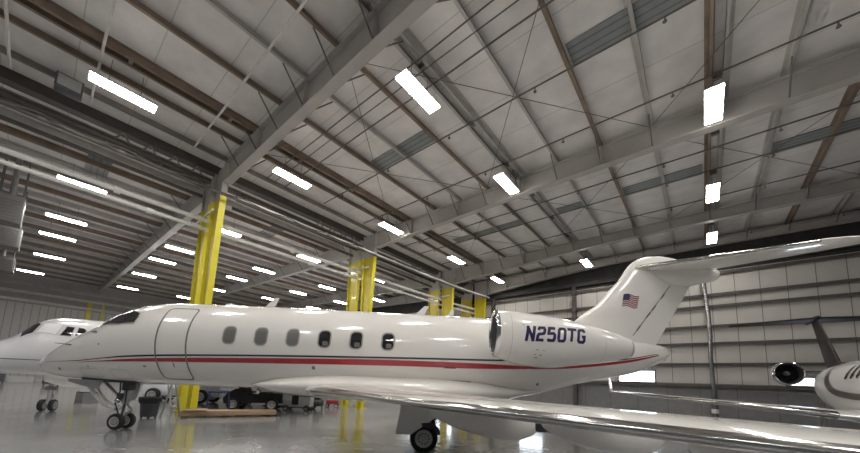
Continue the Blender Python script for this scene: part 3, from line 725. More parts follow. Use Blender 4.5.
# engines
nst = [(1.46,2.87,.50),(1.50,2.865,.525),(1.60,2.85,.56),(1.76,2.825,.585),(2.11,2.77,.618),(2.45,2.735,.618),(2.81,2.71,.60),(3.38,2.70,.51),(3.89,2.69,.42),(4.33,2.66,.315),(4.60,2.645,.24)]
nz = pchip([a[0] for a in nst], [a[1] for a in nst]); nr = pchip([a[0] for a in nst], [a[2] for a in nst])
def make_engine(sgn):
    yc = -1.95*sgn
    rings = []
    xs = [1.53+(4.60-1.53)*i/36 for i in range(37)]
    for x in xs: rings.append([(x, yc+nr(x)*math.cos(2*PI*k/40), nz(x)+nr(x)*math.sin(2*PI*k/40)) for k in range(40)])
    n = MB().loft(rings).build('engine_nacelle', M['white'], jet)
    lp = []
    for (x, r) in ((1.54,nr(1.54)+.003),(1.50,.535),(1.475,.52),(1.46,.498),(1.468,.480),(1.50,.468)):
        lp.append([(x+.00*math.sin(2*PI*k/40), yc+r*math.cos(2*PI*k/40), nz(x)+r*math.sin(2*PI*k/40)) for k in range(40)])
    part_label(MB().loft(lp).build('intake_lip', M['chrome2'], n), 'polished intake ring')
    MB().loft([[(x, yc+r*math.cos(2*PI*k/40), nz(1.6)+r*math.sin(2*PI*k/40)) for k in range(40)] for (x, r) in ((1.50,.468),(1.62,.445),(2.2,.43))]).build('intake_duct', M['duct'], n)
    f = MB()
    for k in range(20):
        a = 2*PI*k/20
        pts = []
        for (r, da, dx) in ((.10,-.06,0),(.10,.10,.06),(.43,.14,.10),(.43,-.02,0)):
            pts.append((2.1+dx, yc+r*math.cos(a+da), nz(1.6)+r*math.sin(a+da)))
        f.add(pts, [(0,1,2,3)])
    f.lathe([(2.25,.42),(2.26,.42)], (0,yc,nz(1.6)), 'x', 30)
    f.build('fan', M['fan'], n)
    MB().lathe([(1.88,.0001),(1.95,.05),(2.12,.11),(2.2,.11)], (0,yc,nz(1.6)), 'x', 20).build('spinner', M['dgrey'], n)
    MB().lathe([(4.55,.225),(4.66,.215),(4.66,.18),(4.3,.17)], (0,yc,nz(4.6)), 'x', 30, False).build('exhaust_nozzle', M['steel'], n)
    # lettering
    if True:
        g = MB(); h, w, adv, sw, sl = .275, .138, .229, .064, .16; x0, z0 = 2.075, 2.665
        def fm(x, z):
            r = nr(x)+.006; d = z-nz(x); return (x, yc-sgn*math.sqrt(max(.01, r*r-d*d)), z)
        for i, ch in enumerate('N250TG'):
            for st in GL[ch]:
                if sgn == 1: P = [(x0+i*adv+a*w+sl*b*h, z0+b*h) for a, b in st]
                else: P = [(x0+5*adv+w-(i*adv+a*w+sl*b*h), z0+b*h) for a, b in st]
                if ch != '0' and ch != 'G' and ch != '5' and ch != '2' and len(P) == 2:
                    d = Vector((P[1][0]-P[0][0], P[1][1]-P[0][1])).normalized()*(sw*.5)
                    vert = abs(d.y) > abs(d.x)
                    P = [(P[0][0]-d.x, P[0][1]-d.y), (P[1][0]+d.x, P[1][1]+d.y)] if vert and ch != 'T' or not vert else P
                stroke(g, P, sw, fm, step=.03)
        part_label(g.build('registration', M['navy'], n), 'dark blue letters reading N250TG')
        for (x, z, w, h) in ((2.33,2.46,.05,.015),(2.47,2.45,.03,.015),(2.30,2.36,.03,.015),(2.42,2.35,.05,.015),(2.33,2.30,.08,.012),(2.02,2.99,.03,.02)):
            g = MB(); blob(g, rrect(x, z, w, h, .006), lambda a, b: fm(a, b), 2); g.build('panel_mark', M['seam'], n)
    # cowl seam
    for xs_ in (1.78, 3.9):
        g = MB(); g.loft([[(x, yc+(nr(x)+.003)*math.cos(2*PI*k/40), nz(x)+(nr(x)+.003)*math.sin(2*PI*k/40)) for k in range(40)] for x in (xs_, xs_+.008)]); g.build('cowl_seam', M['seam_light'], n)
    p = MB(); rings = []
    for y in (-.75,-1.15,-1.5):
        rings.append([(2.0+x*2.3, y*sgn, 2.78+z*2.3) for x, z in foil(.12, 0, 10)])
    p.loft(rings, cap0=True, cap1=True).build('pylon', M['white'], jet)
make_engine(1); make_engine(-1)

# fin, bullet fairing, tailplane
zle = pchip([3.2,3.5,3.82,4.16,4.64,4.90,5.2,5.38,5.52,5.65,5.73,5.76], [3.75,4.1,4.45,4.92,5.32,5.56,5.76,5.88,6.02,6.24,6.50,6.75])
zte = pchip([3.0,5.0,5.3,5.5,5.62,5.72,5.76], [6.62,7.82,7.98,7.85,7.6,7.25,6.95])
def fin_half(x, z):
    a, b = zle(z), zte(z); f = max(0, min(1, (x-a)/(b-a))); tc = .10 if z > 3.9 else .075
    return 5*tc*(b-a)*(.2969*math.sqrt(f)-.126*f-.3516*f*f+.2843*f**3-.1036*f**4)
rings = []
for z in (3.0,3.2,3.35,3.5,3.66,3.82,4.0,4.16,4.4,4.64,4.9,5.1,5.3,5.42,5.52,5.6,5.66,5.71,5.74,5.758):
    a, b = zle(max(3.2,z)), zte(z); c = b-a; tc = .10 if z > 3.9 else .075
    ring = [(a+x*c, y*c*1.0, z) for x, y in foil(tc, 0, 18)]
    rings.append(ring)
fin = MB().loft(rings, cap0=True, cap1=True).build('vertical_fin', M['white'], jet)
fy = lambda sgn, off=.004: (lambda x, z: (x, -sgn*(fin_half(x, z)+off), z))
for sgn in (1,-1):
    g = MB(); stroke(g, [(5.93,3.27),(7.10,4.83)], .022, fy(sgn)); g.build('rudder_seam', M['seam'], fin)
    for (x, z) in ((6.05,3.43),(6.35,3.83),(6.52,4.05),(6.80,4.42)):
        g = MB(); stroke(g, [(x,z),(x+.11,z+.15)], .045, fy(sgn,.01)); g.build('rudder_hinge', M['seam'], fin)
    g = MB(); blob(g, rrect(4.85,3.42,.35,.02,.009), fy(sgn), 2); g.build('scoop_mark', M['seam_light'], fin)
    # waving flag
    def fl_pt(a, b, off):
        x = 5.60+a*.46+b*.07; z = 4.12+b*.37+.03*math.sin(a*6.0)-.02*a; return fy(sgn, off)(x, z)
    w = MB(); r_ = MB(); bl_ = MB()
    w.grid([[fl_pt(i/12, j/4, .004) for i in range(13)] for j in range(5)])
    for k in range(0, 13, 2):
        r_.grid([[fl_pt(i/12, (k+j)/13, .007) for i in range(13)] for j in (0,1)])
    bl_.grid([[fl_pt(.42*i/6, .46+.54*j/4, .010) for i in range(7)] for j in range(5)])
    f_ = w.build('flag', M['flagwhite'], fin); 
    r_.build('flag_stripes', M['flagred'], fin); bl_.build('flag_canton', M['flagblue'], fin)
bul = Body([(6.2,5.36,5.28,.03),(6.4,5.46,5.16,.10),(6.8,5.58,4.98,.17),(7.2,5.61,4.86,.21),(7.6,5.56,4.84,.22),(8.0,5.48,4.93,.22),(8.3,5.45,5.0,.21),(8.48,5.43,5.04,.20),(8.53,5.40,5.08,.17)])
bul.mesh(28, 40).build('tail_bullet', M['white'], jet)
for sgn in (1, -1):
    secs = [(-sgn*y, xl, c, z, .09, 0) for (y, xl, c, z) in ((.0,5.98,2.25,5.36),(.2,6.14,2.16,5.34),(1.2,6.98,1.72,5.23),(2.2,7.79,1.32,5.12),(2.9,8.28,1.10,5.04),(3.1,8.55,.80,5.02),(3.2,8.8,.45,5.01))]
    st = wing_mesh(secs).build('tailplane', M['white'], jet)
    le_mesh(secs[1:5], .05, .05, .003).build('leading_edge', M['chrome'], st)
    g = MB(); 
    for (y0, y1) in ((.3,2.9),):
        g.grid([[(6.46+.70*y0*1.0+c_*.68, -sgn*y0, 5.335-.11*y0-.075+.0*c_) for c_ in (1.9,1.92)], [(6.46+.70*y1-.14+c_*.68, -sgn*y1, 5.335-.11*y1-.04) for c_ in (1.05,1.07)]])
    g.build('elevator_seam', M['seam'], st)

# landing gear
def main_gear(sgn):
    g = empty('main_landing_gear'); g.parent = jet
    y = -1.28*sgn; 
    MB().tube([(-.05,y-.18*sgn+.18*sgn,.34),(-.05,y,1.2)], .07, 12).build('strut', M['steel'], g)
    MB().tube([(-.05,y,.60),(.22,y,.62),(.05,y,.36)], .035, 8).build('torque_link', M['steel'], g)
    MB().tube([(-.05,y-.30,.335),(-.05,y+.30,.335)], .06, 10).build('axle', M['steel'], g)
    wheel(g, -.05, y-.18, .335, .20); wheel(g, -.05, y+.18, .335, .20)
    MB().tube([(-.25,y,1.2),(.35,y+.2*sgn,1.2),(-.02,y,.75)], .04, 8).build('drag_brace', M['steel'], g)
    yd = y-.31*sgn
    MB().prism([(-.62,1.12),(-.72,.43),(-.37,.42),(.30,.90),(.34,1.12)], lambda a, b: (a, yd, b), lambda a, b: (a, yd+.03*sgn, b)).build('gear_door', M['white'], g)
    MB().prism([(-.1,.62),(-.12,.70),(.12,.72),(.30,.60),(.34,.45),(.26,.44),(.2,.56)], lambda a, b: (a, yd-.02*sgn, b), lambda a, b: (a, yd+.02*sgn, b)).build('mud_guard', M['dgrey'], g)
main_gear(1); main_gear(-1)
ng = empty('nose_landing_gear'); ng.parent = jet
nx = -8.62
MB().tube([(nx,0,.24),(nx+.02,0,.75)], .045, 12).build('piston', M['chrome2'], ng)
MB().tube([(nx+.02,0,.70),(nx+.06,0,1.5)], .085, 12).build('strut', M['steel'], ng)
for (dx, dy) in ((-.12,-.06),(.10,-.10),(-.10,.09)):
    MB().tube([(nx+dx*.6,dy,.42),(nx+dx*1.5,dy*1.5,.72),(nx+dx,dy,1.05),(nx+dx*1.3,dy,1.4)], .018, 6).build('hydraulic_hose', M['black'], ng)
MB().box(nx-.05,nx+.16,-.12,.12,1.08,1.34,.02).build('retraction_actuator', M['dgrey'], ng)
MB().tube([(nx,-.27,.225),(nx,.27,.225)], .045, 10).build('axle', M['steel'], ng)
wheel(ng, nx, -.17, .225, .13); wheel(ng, nx, .17, .225, .13)
MB().tube([(nx+.02,0,.74),(nx+.24,0,.55),(nx+.02,0,.34)], .03, 8).build('torque_link', M['steel'], ng)
MB().tube([(nx-.02,0,.78),(nx-.75,0,1.38)], .04, 8).build('drag_brace', M['steel'], ng)
MB().box(nx-.12,nx+.02,-.16,.16,.86,1.0,.02).build('steering_unit', M['dgrey'], ng)
tx = MB(); tx.lathe([(0,.0001),(.0,.07),(.05,.075),(.1,.03)], (nx-.14,-.10,.8), 'x', 12); tx.lathe([(0,.0001),(.0,.07),(.05,.075),(.1,.03)], (nx-.14,.10,.8), 'x', 12); tx.build('taxi_light', M['chrome2'], ng)
MB().prism([(-9.95,1.36),(-9.92,1.28),(-9.55,1.19),(-9.1,1.10),(-8.98,1.34)], lambda a, b: (a, -.34, b), lambda a, b: (a, -.37, b)).build('gear_door', M['mgrey'], ng)
MB().prism([(-8.88,1.33),(-8.84,.74),(-8.58,.80),(-8.50,1.33)], lambda a, b: (a, .32, b), lambda a, b: (a, .35, b)).build('gear_door', M['white'], ng)
# curved link fairing ahead of the strut
for off in (-.09, .09):
    pts = [(-9.62+.86*f, off, 1.20-.62*f+.0-.16*math.sin(PI*f)) for f in [i/12 for i in range(13)]]
    MB().tube(pts, .045, 10).build('curved_link', M['white'], ng)
gw = MB().box(-9.6,-8.1,-.33,.33,1.30,1.45); gw.build('wheel_well', M['dgrey'], ng)

# =================== second jet, behind the nose at left (nose to the left, tail along the hall)
ROT2 = math.atan2(T.y, T.x)
j2 = empty('business_jet', W(-3.0, 0, 0), ROT2); tag(j2, 'plain white business jet at far left behind the striped jet nose', 'airplane')
b2 = Body([(-6.7,1.92,1.88,.02),(-6.6,2.05,1.75,.16),(-6.3,2.18,1.60,.36),(-5.7,2.355,1.46,.64),(-5.06,2.514,1.41,.84),(-4.72,2.752,1.39,.93),(-4.38,3.164,1.37,1.01),(-4.08,3.408,1.36,1.055),(-3.71,3.535,1.33,1.09),(-3.2,3.593,1.25,1.126),(-2.5,3.622,1.18,1.155),(4,3.65,1.12,1.16),(6,3.6,1.2,1.14),(8.5,3.5,1.6,.95),(11,3.2,2.15,.5),(12.2,2.95,2.5,.2),(12.5,2.8,2.65,.04)])
f2 = b2.mesh(56, 90).build('fuselage', M['white2'], j2)
for sgn in (1,-1):
    mp = lambda off: (lambda x, z: b2.pt(x, sgn*b2.th(x, z), off))
    mp2 = lambda off: (lambda x, a: b2.pt(x, sgn*a*57.3, off))
    panes = [([(-4.73,8),(-4.66,44),(-4.36,53),(-4.19,31),(-4.30,6)], 'glass_dark'), ([(-4.33,56),(-3.81,68.8),(-3.64,44),(-4.11,32.4)], 'daymirror'),
             ([(-3.73,70.3),(-3.43,70.6),(-3.35,48.9),(-3.57,47.9)], 'glass_dark'), ([(-3.34,70),(-3.08,61),(-3.04,56),(-3.12,50),(-3.27,49.5)], 'glass_dark')]
    panes = [([(x, R(a)) for x, a in P], m) for P, m in panes]
    for P, m in panes:
        g = MB(); blob(g, P, mp2(.006)); g.build('cockpit_window', M['glass_dark'] if m == 'glass_dark' else M['pane_glare'], f2)
        g = MB(); stroke(g, P, .03, mp2(.010), True); g.build('window_frame', M['lgrey'], f2)
    g = MB(); stroke(g, [(-6.2,1.86),(-4.2,1.88),(-2.0,1.9)], .03, mp(.004)); g.build('thin_stripe', M['seam'], f2)
    for i in range(7):
        xw = -.9+.9*i; g = MB(); blob(g, rrect(xw, 2.75, .30, .42, .11), mp(.006)); g.build('cabin_window', M['glass_dark'], f2)
    secs = [(-sgn*y, xl, c, z, .11, .02) for (y, xl, c, z) in ((.9,.3,4.6,1.42),(3,1.5,3.2,1.46),(6,3.2,2.1,1.55),(8.6,4.7,1.3,1.62))]
    wing_mesh(secs).build('wing', M['white2'], j2)
    n = MB(); n.lathe([(4.8,.45),(4.85,.52),(5.2,.58),(6.1,.57),(7.2,.40),(7.5,.3)], (0,-sgn*1.85,2.6), 'x', 28); n.build('engine_nacelle', M['white2'], j2)
    MB().loft([[(5.1+x*2.0, -sgn*y, 2.65+z*2.0) for x, z in foil(.12,0,8)] for y in (.9,1.4)], cap0=True, cap1=True).build('pylon', M['white2'], j2)
    wing_mesh([(-sgn*y, xl, c, 5.3-.05*y, .09, 0) for (y, xl, c) in ((0,11.2,1.9),(3.4,13.0,1.0))]).build('tailplane', M['white2'], j2)
    wheel_g = empty('main_landing_gear'); wheel_g.parent = j2
    MB().tube([(4.0,-sgn*1.5,.3),(4.0,-sgn*1.5,1.3)], .07, 10).build('strut', M['steel'], wheel_g)
    wheel(wheel_g, 4.0, -sgn*1.3, .33, .2); wheel(wheel_g, 4.0, -sgn*1.7, .33, .2)
MB().loft([[(a+x*(b_-a), y*(b_-a), z) for x, y in foil(.10,0,12)] for (z, a, b_) in ((3.0,7.5,11.6),(3.5,8.3,11.9),(5.35,11.0,13.0))], cap0=True, cap1=True).build('vertical_fin', M['white2'], j2)
g2 = empty('nose_landing_gear', (-3.66,0,0), R(62)); g2.parent = j2
MB().tube([(0,0,.25),(.01,0,1.4)], .06, 10).build('strut', M['lgrey'], g2)
MB().tube([(0,-.3,.24),(0,.3,.24)], .04, 8).build('axle', M['steel'], g2)
wheel(g2, 0, -.15, .22, .13); wheel(g2, 0, .15, .22, .13)
MB().tube([(.02,0,.8),(.24,0,.55),(.02,0,.35)], .03, 8).build('torque_link', M['steel'], g2)
MB().box(-.08,.08,-.14,.14,.78,.92,.02).build('steering_unit', M['mgrey'], g2)
for s in (-1,1):
    MB().prism([(-3.86,1.46),(-3.86,1.12),(-3.5,.98),(-3.2,.92),(-2.75,.90),(-2.4,1.25),(-2.4,1.46)], lambda a, b: (a, s*.42, b), lambda a, b: (a, s*.45, b)).build('gear_door', M['pearl'], j2)

# =================== third jet at the right edge (nose toward the camera side)
AXR = Vector((.616,.788,0)).normalized()
j3 = empty('business_jet', (14.03,10.56,0), math.atan2(AXR.y, AXR.x)); tag(j3, 'pearl grey jet with brown swoosh cut off by the right edge', 'airplane')
b3 = Body([(-11.6,1.80,1.76,.02),(-11.5,1.92,1.62,.15),(-11.0,2.15,1.40,.42),(-10,2.45,1.2,.70),(-9,2.85,1.1,.88),(-8,2.93,1.05,.93),(0,2.95,1.05,.93),(1.2,2.93,1.2,.88),(2.2,2.90,1.5,.73),(3.2,2.84,1.85,.50),(4.2,2.74,2.2,.26),(5.0,2.62,2.45,.08)])
f3 = b3.mesh(56, 90).build('fuselage', M['pearl'], j3)
m3 = lambda off, s=-1: (lambda x, z: b3.pt(x, s*b3.th(x, z), off))
for s3 in (-1, 1):
    for k in range(3):
        g = MB(); blob(g, rrect(-1.85-.42*k,2.46,.22,.40,.09), m3(.008, s3)); g.build('cabin_window', M['glass_dark'], f3)
    for k in range(5):
        g = MB(); blob(g, rrect(-3.75-.8*k,2.46,.34,.42,.12), m3(.008, s3)); g.build('cabin_window', M['glass_dark'], f3)
    g = MB()
    pu = pchip([-5,-2.5,-1.2,-.5,0,.4], [1.75,1.85,1.97,2.22,2.55,2.84]); pl = pchip([-5,-2.5,-1.2,-.5,0,.4], [1.60,1.67,1.75,1.90,2.20,2.60])
    g.grid([[b3.pt(x, s3*(b3.th(x,pu(x))+(b3.th(x,pl(x))-b3.th(x,pu(x)))*j/3), .006) for j in range(4)] for x in [-5+5.4*i/40 for i in range(41)]]); g.build('brown_swoosh', M['brown'], f3)
MB().tube([b3.pt(-1.9,0,-.02), Vector(b3.pt(-1.9,0,0))+Vector((.08,0,.32))], .03, 8, radii=[.04,.015]).build('blade_antenna', M['white'], f3)
bf3 = Body([(-5.0,1.3,1.05,.7),(-4.3,1.5,.95,1.0),(-2,1.5,.92,1.08),(-.6,1.45,.97,1.0),(.4,1.40,1.15,.6)]); bf3.mesh(32,20).build('belly_fairing', M['pearl'], j3)
for s in (1,-1):
    # s=+1 is the side facing the striped jet
    SW = [(L, c, -3.94+.484*L, 1.22+.062*(L-.9)) for (L, c) in ((.8,3.0),(1.4,2.7),(4.0,1.75),(7.3,1.05))]
    w = wing_mesh([(s*L, x, c, z, .10, .02) for (L, c, x, z) in SW]).build('wing', M['pearl'], j3)
    le_mesh([(s*L, x, c, z, .10, .02) for (L, c, x, z) in SW[1:]], .07, .10, .004).build('leading_edge', M['chrome'], w)
    rings = [[(-.40+.45*f+x*c, s*(7.3+.12*f)+z*c*.6, 1.62+.62*f) for x, z in foil(.09,0,8)] for (f, c) in ((0,1.0),(.3,.85),(1,.45))]
    MB().loft(rings, cap0=True, cap1=True).build('winglet', M['pearl'], w)
    yc = s*1.45; ex_ = 1.5; zc_ = 2.60
    n = MB().lathe([(.10,.445),(.3,.46),(.6,.44),(1.1,.36),(1.5,.27),(1.7,.20)], (ex_,yc,zc_), 'x', 32, False).build('engine_nacelle', M['pearl'], j3)
    MB().lathe([(.13,.45),(.05,.44),(0,.42),(-.01,.395),(.02,.37),(.06,.36)], (ex_,yc,zc_), 'x', 32, False).build('intake_lip', M['chrome2'], n)
    MB().lathe([(.06,.36),(.30,.35),(.55,.35)], (ex_,yc,zc_), 'x', 32, False).build('intake_duct', M['duct'], n)
    fn = MB()
    for k in range(18):
        a = 2*PI*k/18; fn.add([(ex_+.45+dx, yc+r*math.cos(a+da), zc_+r*math.sin(a+da)) for (r,da,dx) in ((.1,-.06,0),(.1,.1,.05),(.345,.15,.08),(.345,-.02,0))], [(0,1,2,3)])
    fn.lathe([(.56,.35),(.57,.35)], (ex_,yc,zc_), 'x', 24); fn.build('fan', M['fan'], n)
    MB().lathe([(.28,.0001),(.34,.05),(.44,.10),(.52,.10)], (ex_,yc,zc_), 'x', 16).build('spinner', M['mgrey'], n)
    MB().loft([[(ex_+.2+x*1.7, s*y, zc_-.02+z*1.9) for x, z in foil(.15,0,8)] for y in (.5,1.05)], cap0=True, cap1=True).build('pylon', M['chrome2'], j3)
    wing_mesh([(s*y, xl, c, 5.12, .09, 0) for (y, xl, c) in ((0,4.15,1.5),(2.75,4.85,.8))]).build('tailplane', M['dbrown'], j3)
MB().loft([[(a+x*(b_-a), y*(b_-a), z) for x, y in foil(.10,0,12)] for (z, a, b_) in ((2.7,1.5,3.7),(2.9,1.9,3.75),(3.1,2.2,3.85),(5.1,4.2,5.15))], cap0=True, cap1=True).build('vertical_fin', M['dbrown'], j3)
MB().lathe([(4.0,.001),(4.15,.08),(4.8,.12),(5.8,.07),(5.95,.001)], (0,0,5.14), 'x', 14).build('tail_bullet', M['dbrown'], j3)
for s in (1,-1):
    mg = empty('main_landing_gear'); mg.parent = j3
    MB().tube([(-1.0,s*1.3,.3),(-1.0,s*1.3,1.2)], .06, 10).build('strut', M['steel'], mg); wheel(mg, -1.0, s*1.12, .28, .16); wheel(mg, -1.0, s*1.48, .28, .16)
mg = empty('nose_landing_gear'); mg.parent = j3
MB().tube([(-9.6,0,.2),(-9.6,0,1.3)], .05, 10).build('strut', M['steel'], mg); wheel(mg, -9.6, -.14, .2, .12); wheel(mg, -9.6, .14, .2, .12)

# ------------------------------------------------------------------ floor clutter
def wpt(x, y): return (x, y, 0)
tc_ = empty('trash_can', (-9.9,12.05,0)); tag(tc_, 'dark grey wheeled trash can with black liner beside the nose wheel', 'trash can')
MB().lathe([(.06,.0001),(.06,.235),(.09,.245),(.62,.29),(.66,.31),(.68,.315),(.68,.29),(.30,.26)], (0,0,0), 'z', 26).build('bin_body', M['dgrey'], tc_)
lin = MB(); lin.lathe([(.52,.30),(.56,.325),(.66,.335),(.72,.335),(.74,.31),(.66,.28),(.5,.25)], (0,0,0), 'z', 26); lin.build('bin_liner', M['black'], tc_)
for k in range(4):
    a = PI/4+k*PI/2; wheel_m = MB().lathe([(-.015,.0001),(-.015,.03),(.015,.03),(.015,.0001)], (.19*math.cos(a),.19*math.sin(a),.03), 'y', 10); wheel_m.build('caster', M['black'], tc_)
for s in (-1,1): MB().box(s*.31-.03,s*.31+.03,-.07,.07,.54,.60,.01).build('handle', M['dgrey'], tc_)
# step ladder behind the can
sl = empty('step_ladder', (-10.05,13.15,0), R(-20)); tag(sl, 'grey step ladder with slanting legs behind the trash can', 'ladder')
for s in (-1,1):
    MB().box(-.03,.03,-.02,.02,0,1.6).build('rail', M['lgrey'], sl)
    sl.children[-1].location = (.36*0+s*.22, .28, 0); sl.children[-1].rotation_euler = (R(14),0,0)
    MB().box(-.025,.025,-.02,.02,0,1.58).build('rear_leg', M['mgrey'], sl); sl.children[-1].location = (s*.24, -.42, 0); sl.children[-1].rotation_euler = (R(-12),0,0)
for k in range(4):
    z = .3+.36*k; MB().box(-.22,.22,.22-.25*z-.05+.06,.22-.25*z+.10+.06,z-.015,z+.015).build('step', M['lgrey'], sl)
MB().box(-.26,.26,-.24,.06,1.53,1.59,.015).build('top_cap', M['dgrey'], sl)
# timber sled
a0, a1 = Vector((-9.08,12.42,0)), Vector((-6.35,14.22,0)); d = (a1-a0); L = d.length
tb = empty('timber_platform', (a0+a1)/2, math.atan2(d.y,d.x)); tag(tb, 'long pale timber platform on the floor in front of the first yellow column', 'timber')
MB().box(-L/2,L/2,-.06,.06,.06,.21,.006).build('plank', M['wood'], tb); MB().box(-L/2,L/2,.55,.67,.06,.21,.006).build('plank', M['wood'], tb)
MB().box(-L/2,L/2,-.02,.62,.21,.235).build('deck_board', M['wood'], tb)
MB().box(-L/2+.1,-L/2+.85,-.12,.5,.236,.29,.006).build('end_block', M['wood'], tb)
for x in (-L/2+.05,-.3,L/2-.25): MB().box(x,x+.18,-.05,.66,0,.06).build('skid', M['dgrey'], tb)
# blue stand
bs = empty('sawhorse_stand', (-9.15,14.75,0), R(35)); tag(bs, 'blue steel trestle stand right of the first yellow column', 'stand')
MB().tube([(-.42,0,.88),(.42,0,.88)], .045, 8).build('top_rail', M['bluepaint'], bs)
for sx in (-1,1):
    for sy in (-1,1): MB().tube([(sx*.36,0,.87),(sx*.44,sy*.30,.0)], .03, 8).build('leg', M['bluepaint'], bs)
    MB().tube([(sx*.40,-.16,.38),(sx*.40,.16,.38)], .02, 8).build('cross_bar', M['bluepaint'], bs)
# white tug behind
wt = empty('tow_tractor', (-13.5,19.0,0), R(4)); tag(wt, 'white low tow tractor with black wheels behind the trash can and column', 'tractor')
MB().box(-2.2,1.9,-.55,.55,.35,.95,.10).build('body', M['white2'], wt); MB().box(-.6,.5,-.45,.45,.95,1.15,.05).build('seat', M['black'], wt)
MB().box(-2.1,-1.0,-.5,.5,.95,1.12,.06).build('hood', M['white2'], wt)
for x in (-1.5,1.0):
    for y in (-.62,.62): wheel(wt, x, y, .38, .22)
MB().tube([(-.75,0,.95),(-.85,0,1.14)], .025, 8).build('steering_column', M['black'], wt)
# black tractor
bt = empty('tow_tractor', (-8.55,16.55,0), R(14)); tag(bt, 'black tow tractor with maroon seat behind the long timber platform', 'tractor')
rows = []
prof = [(-1.15,.30),(-1.20,.55),(-1.02,.80),(-.70,1.0),(-.35,1.05),(-.30,1.0),(-.25,.75),(.25,.72),(.35,.86),(1.25,.80),(1.36,.70),(1.36,.32)]
MB().prism(prof, lambda a, b: (a,-.55,b), lambda a, b: (a,.55,b)).build('body', M['black'], bt)
MB().box(-.55,.0,-.4,.4,.78,.90,.04).build('seat', M['maroon'], bt); MB().box(-.62,-.50,-.4,.4,.85,1.1,.04).build('seat_back', M['maroon'], bt)
MB().box(.05,1.42,-.60,-.54,.28,.36,.01).build('side_step', M['lgrey'], bt)
MB().tube([(.35,0,.80),(.15,0,1.01)], .025, 8).build('steering_column', M['black'], bt)
sw = MB(); sw.tube([(.14+.05*math.sin(a), .18*math.cos(a), 1.02+.08*math.sin(a)) for a in [2*PI*k/20 for k in range(21)]], .015, 6); sw.build('steering_wheel', M['black'], bt)
for x in (-.72,.95):
    for y in (-.58,.58): wheel(bt, x, y, .30, .2)
for s in (-1,1): MB().lathe([(0,.0001),(0,.07),(.03,.07)], (1.36,s*.35,.58), 'x', 12).build('headlamp', M['lgrey'], bt)
# ground power unit
gp = empty('ground_power_unit', (-6.55,17.1,0), R(6)); tag(gp, 'white box ground power cart with dark opening under the belly', 'power cart')
MB().box(-.66,.66,-.4,.4,.20,.85,.03).build('cabinet', M['lgrey'], gp)
MB().box(-.22,.10,-.415,-.40,.30,.74).build('opening', M['black'], gp)
MB().box(-.66,-.24,-.42,-.40,.50,.82).build('panel', M['white2'], gp)
MB().box(-.7,.7,-.44,.44,.14,.20).build('chassis', M['dgrey'], gp)
for x in (-.5,.5):
    for y in (-.40,.40): wheel(gp, x, y, .14, .08)
MB().tube([(-.66,0,.2),(-1.2,0,.15)], .025, 8).build('tow_bar', M['dgrey'], gp)
# red cart and dark drum farther back
rc = empty('utility_cart', (-5.55,19.6,0), R(10)); tag(rc, 'small red wheeled cart far under the wing root', 'cart')
MB().box(-.34,.34,-.22,.22,.22,.42,.02).build('tray', M['redpaint'], rc)
for x in (-.26,.26):
    for y in (-.2,.2): wheel(rc, x, y, .11, .06)
MB().tube([(-.34,-.18,.42),(-.42,-.18,.62),(-.42,.18,.62),(-.34,.18,.42)], .015, 6).build('push_handle', M['black'], rc)
ac = empty('air_compressor', (-5.95,18.2,0), R(10)); tag(ac, 'black wheeled air compressor right of the power cart', 'compressor')
MB().lathe([(-.34,.0001),(-.33,.12),(-.26,.19),(.26,.19),(.33,.12),(.34,.0001)], (0,0,.34), 'x', 18).build('tank', M['dgrey'], ac)
MB().box(-.16,.16,-.12,.12,.52,.74,.02).build('motor', M['black'], ac)
for s in (-1,1): wheel(ac, -.2, s*.22, .13, .07)
MB().box(.22,.27,-.12,.12,0,.2).build('foot', M['dgrey'], ac)
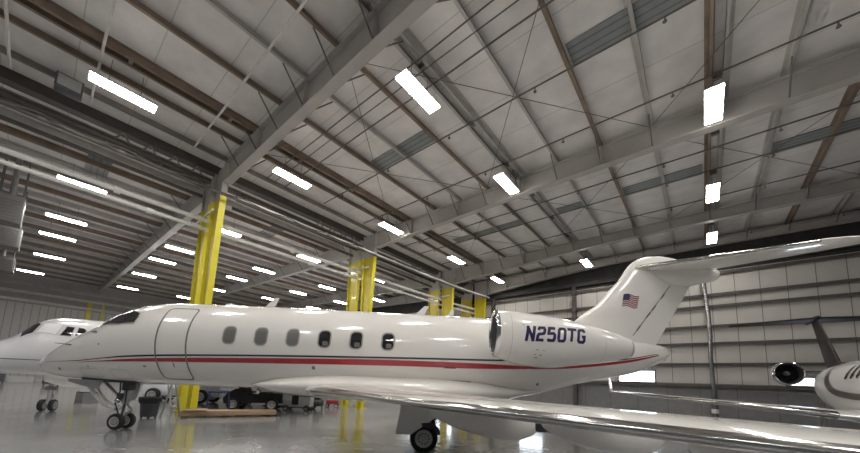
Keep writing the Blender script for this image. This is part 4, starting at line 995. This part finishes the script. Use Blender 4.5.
# things far under the second jet
tcst = empty('tool_chest', W(-33.0,-6.4,0), BROT); tag(tcst, 'dark grey tool chest at far left under the plain jet nose', 'tool chest')
MB().box(-.45,.45,-.95,.95,.12,.92,.02).build('cabinet', M['mgrey'], tcst)
for k in range(4): MB().box(.45,.465,-.9,.9,.17+.18*k,.32+.18*k).build('drawer', M['dgrey'], tcst)
for x in (-.35,.35):
    for y in (-.8,.8): MB().lathe([(-.03,.0001),(-.03,.06),(.03,.06),(.03,.0001)], (x,y,.06), 'y', 10).build('caster', M['black'], tcst)
bx = empty('equipment_case', W(-6.9,-2.3,0), BROT+.3); tag(bx, 'small dark equipment case on the floor behind the plain jet nose gear', 'case')
MB().prism([(-.38,0),(.38,0),(.30,.50),(-.30,.50)], lambda a, b: (a,-.3,b), lambda a, b: (a,.3,b)).build('case_body', M['mgrey'], bx); MB().box(-.31,.31,-.31,.31,.50,.54,.01).build('lid', M['dgrey'], bx)
wc = empty('storage_cabinet', W(-36.0,-4.6,0), BROT); tag(wc, 'low white cabinet between dark boxes under the plain jet nose', 'cabinet')
MB().box(-.4,.4,-.8,.8,0,.6,.02).build('cabinet', M['lgrey'], wc); MB().box(.4,.415,-.76,.0,.05,.55).build('door', M['lgrey'], wc); MB().box(.4,.415,.02,.76,.05,.55).build('door', M['lgrey'], wc)
dk = empty('utility_cart', W(-26.0,-2.9,0), BROT); tag(dk, 'dark cart far behind the plain jet nose wheels', 'cart')
MB().box(-.4,.4,-.5,.5,.25,.6,.02).build('tray', M['dgrey'], dk)
for x in (-.3,.3):
    for y in (-.4,.4): MB().lathe([(-.03,.0001),(-.03,.125),(.03,.125),(.03,.0001)], (x,y,.125), 'y', 12).build('caster', M['black'], dk)

# ------------------------------------------------------------------ world and view
w = bpy.data.worlds.new('ambient_fill'); sc.world = w; w.use_nodes = True
bg = w.node_tree.nodes['Background']; bg.inputs[0].default_value = (.90,.95,1.0,1); bg.inputs[1].default_value = .12  # even ambient added as fill through the open sides behind the camera
sc.view_settings.view_transform = 'Standard'; sc.view_settings.look = 'None'; sc.view_settings.gamma = 1.0; sc.view_settings.use_curve_mapping = False
sc.view_settings.exposure = 0.08
sc.cycles.max_bounces = 8; sc.cycles.diffuse_bounces = 5; sc.cycles.glossy_bounces = 4
sc.cycles.sample_clamp_indirect = 6.0
sc.cycles.use_denoising = True
bpy.context.view_layer.update()
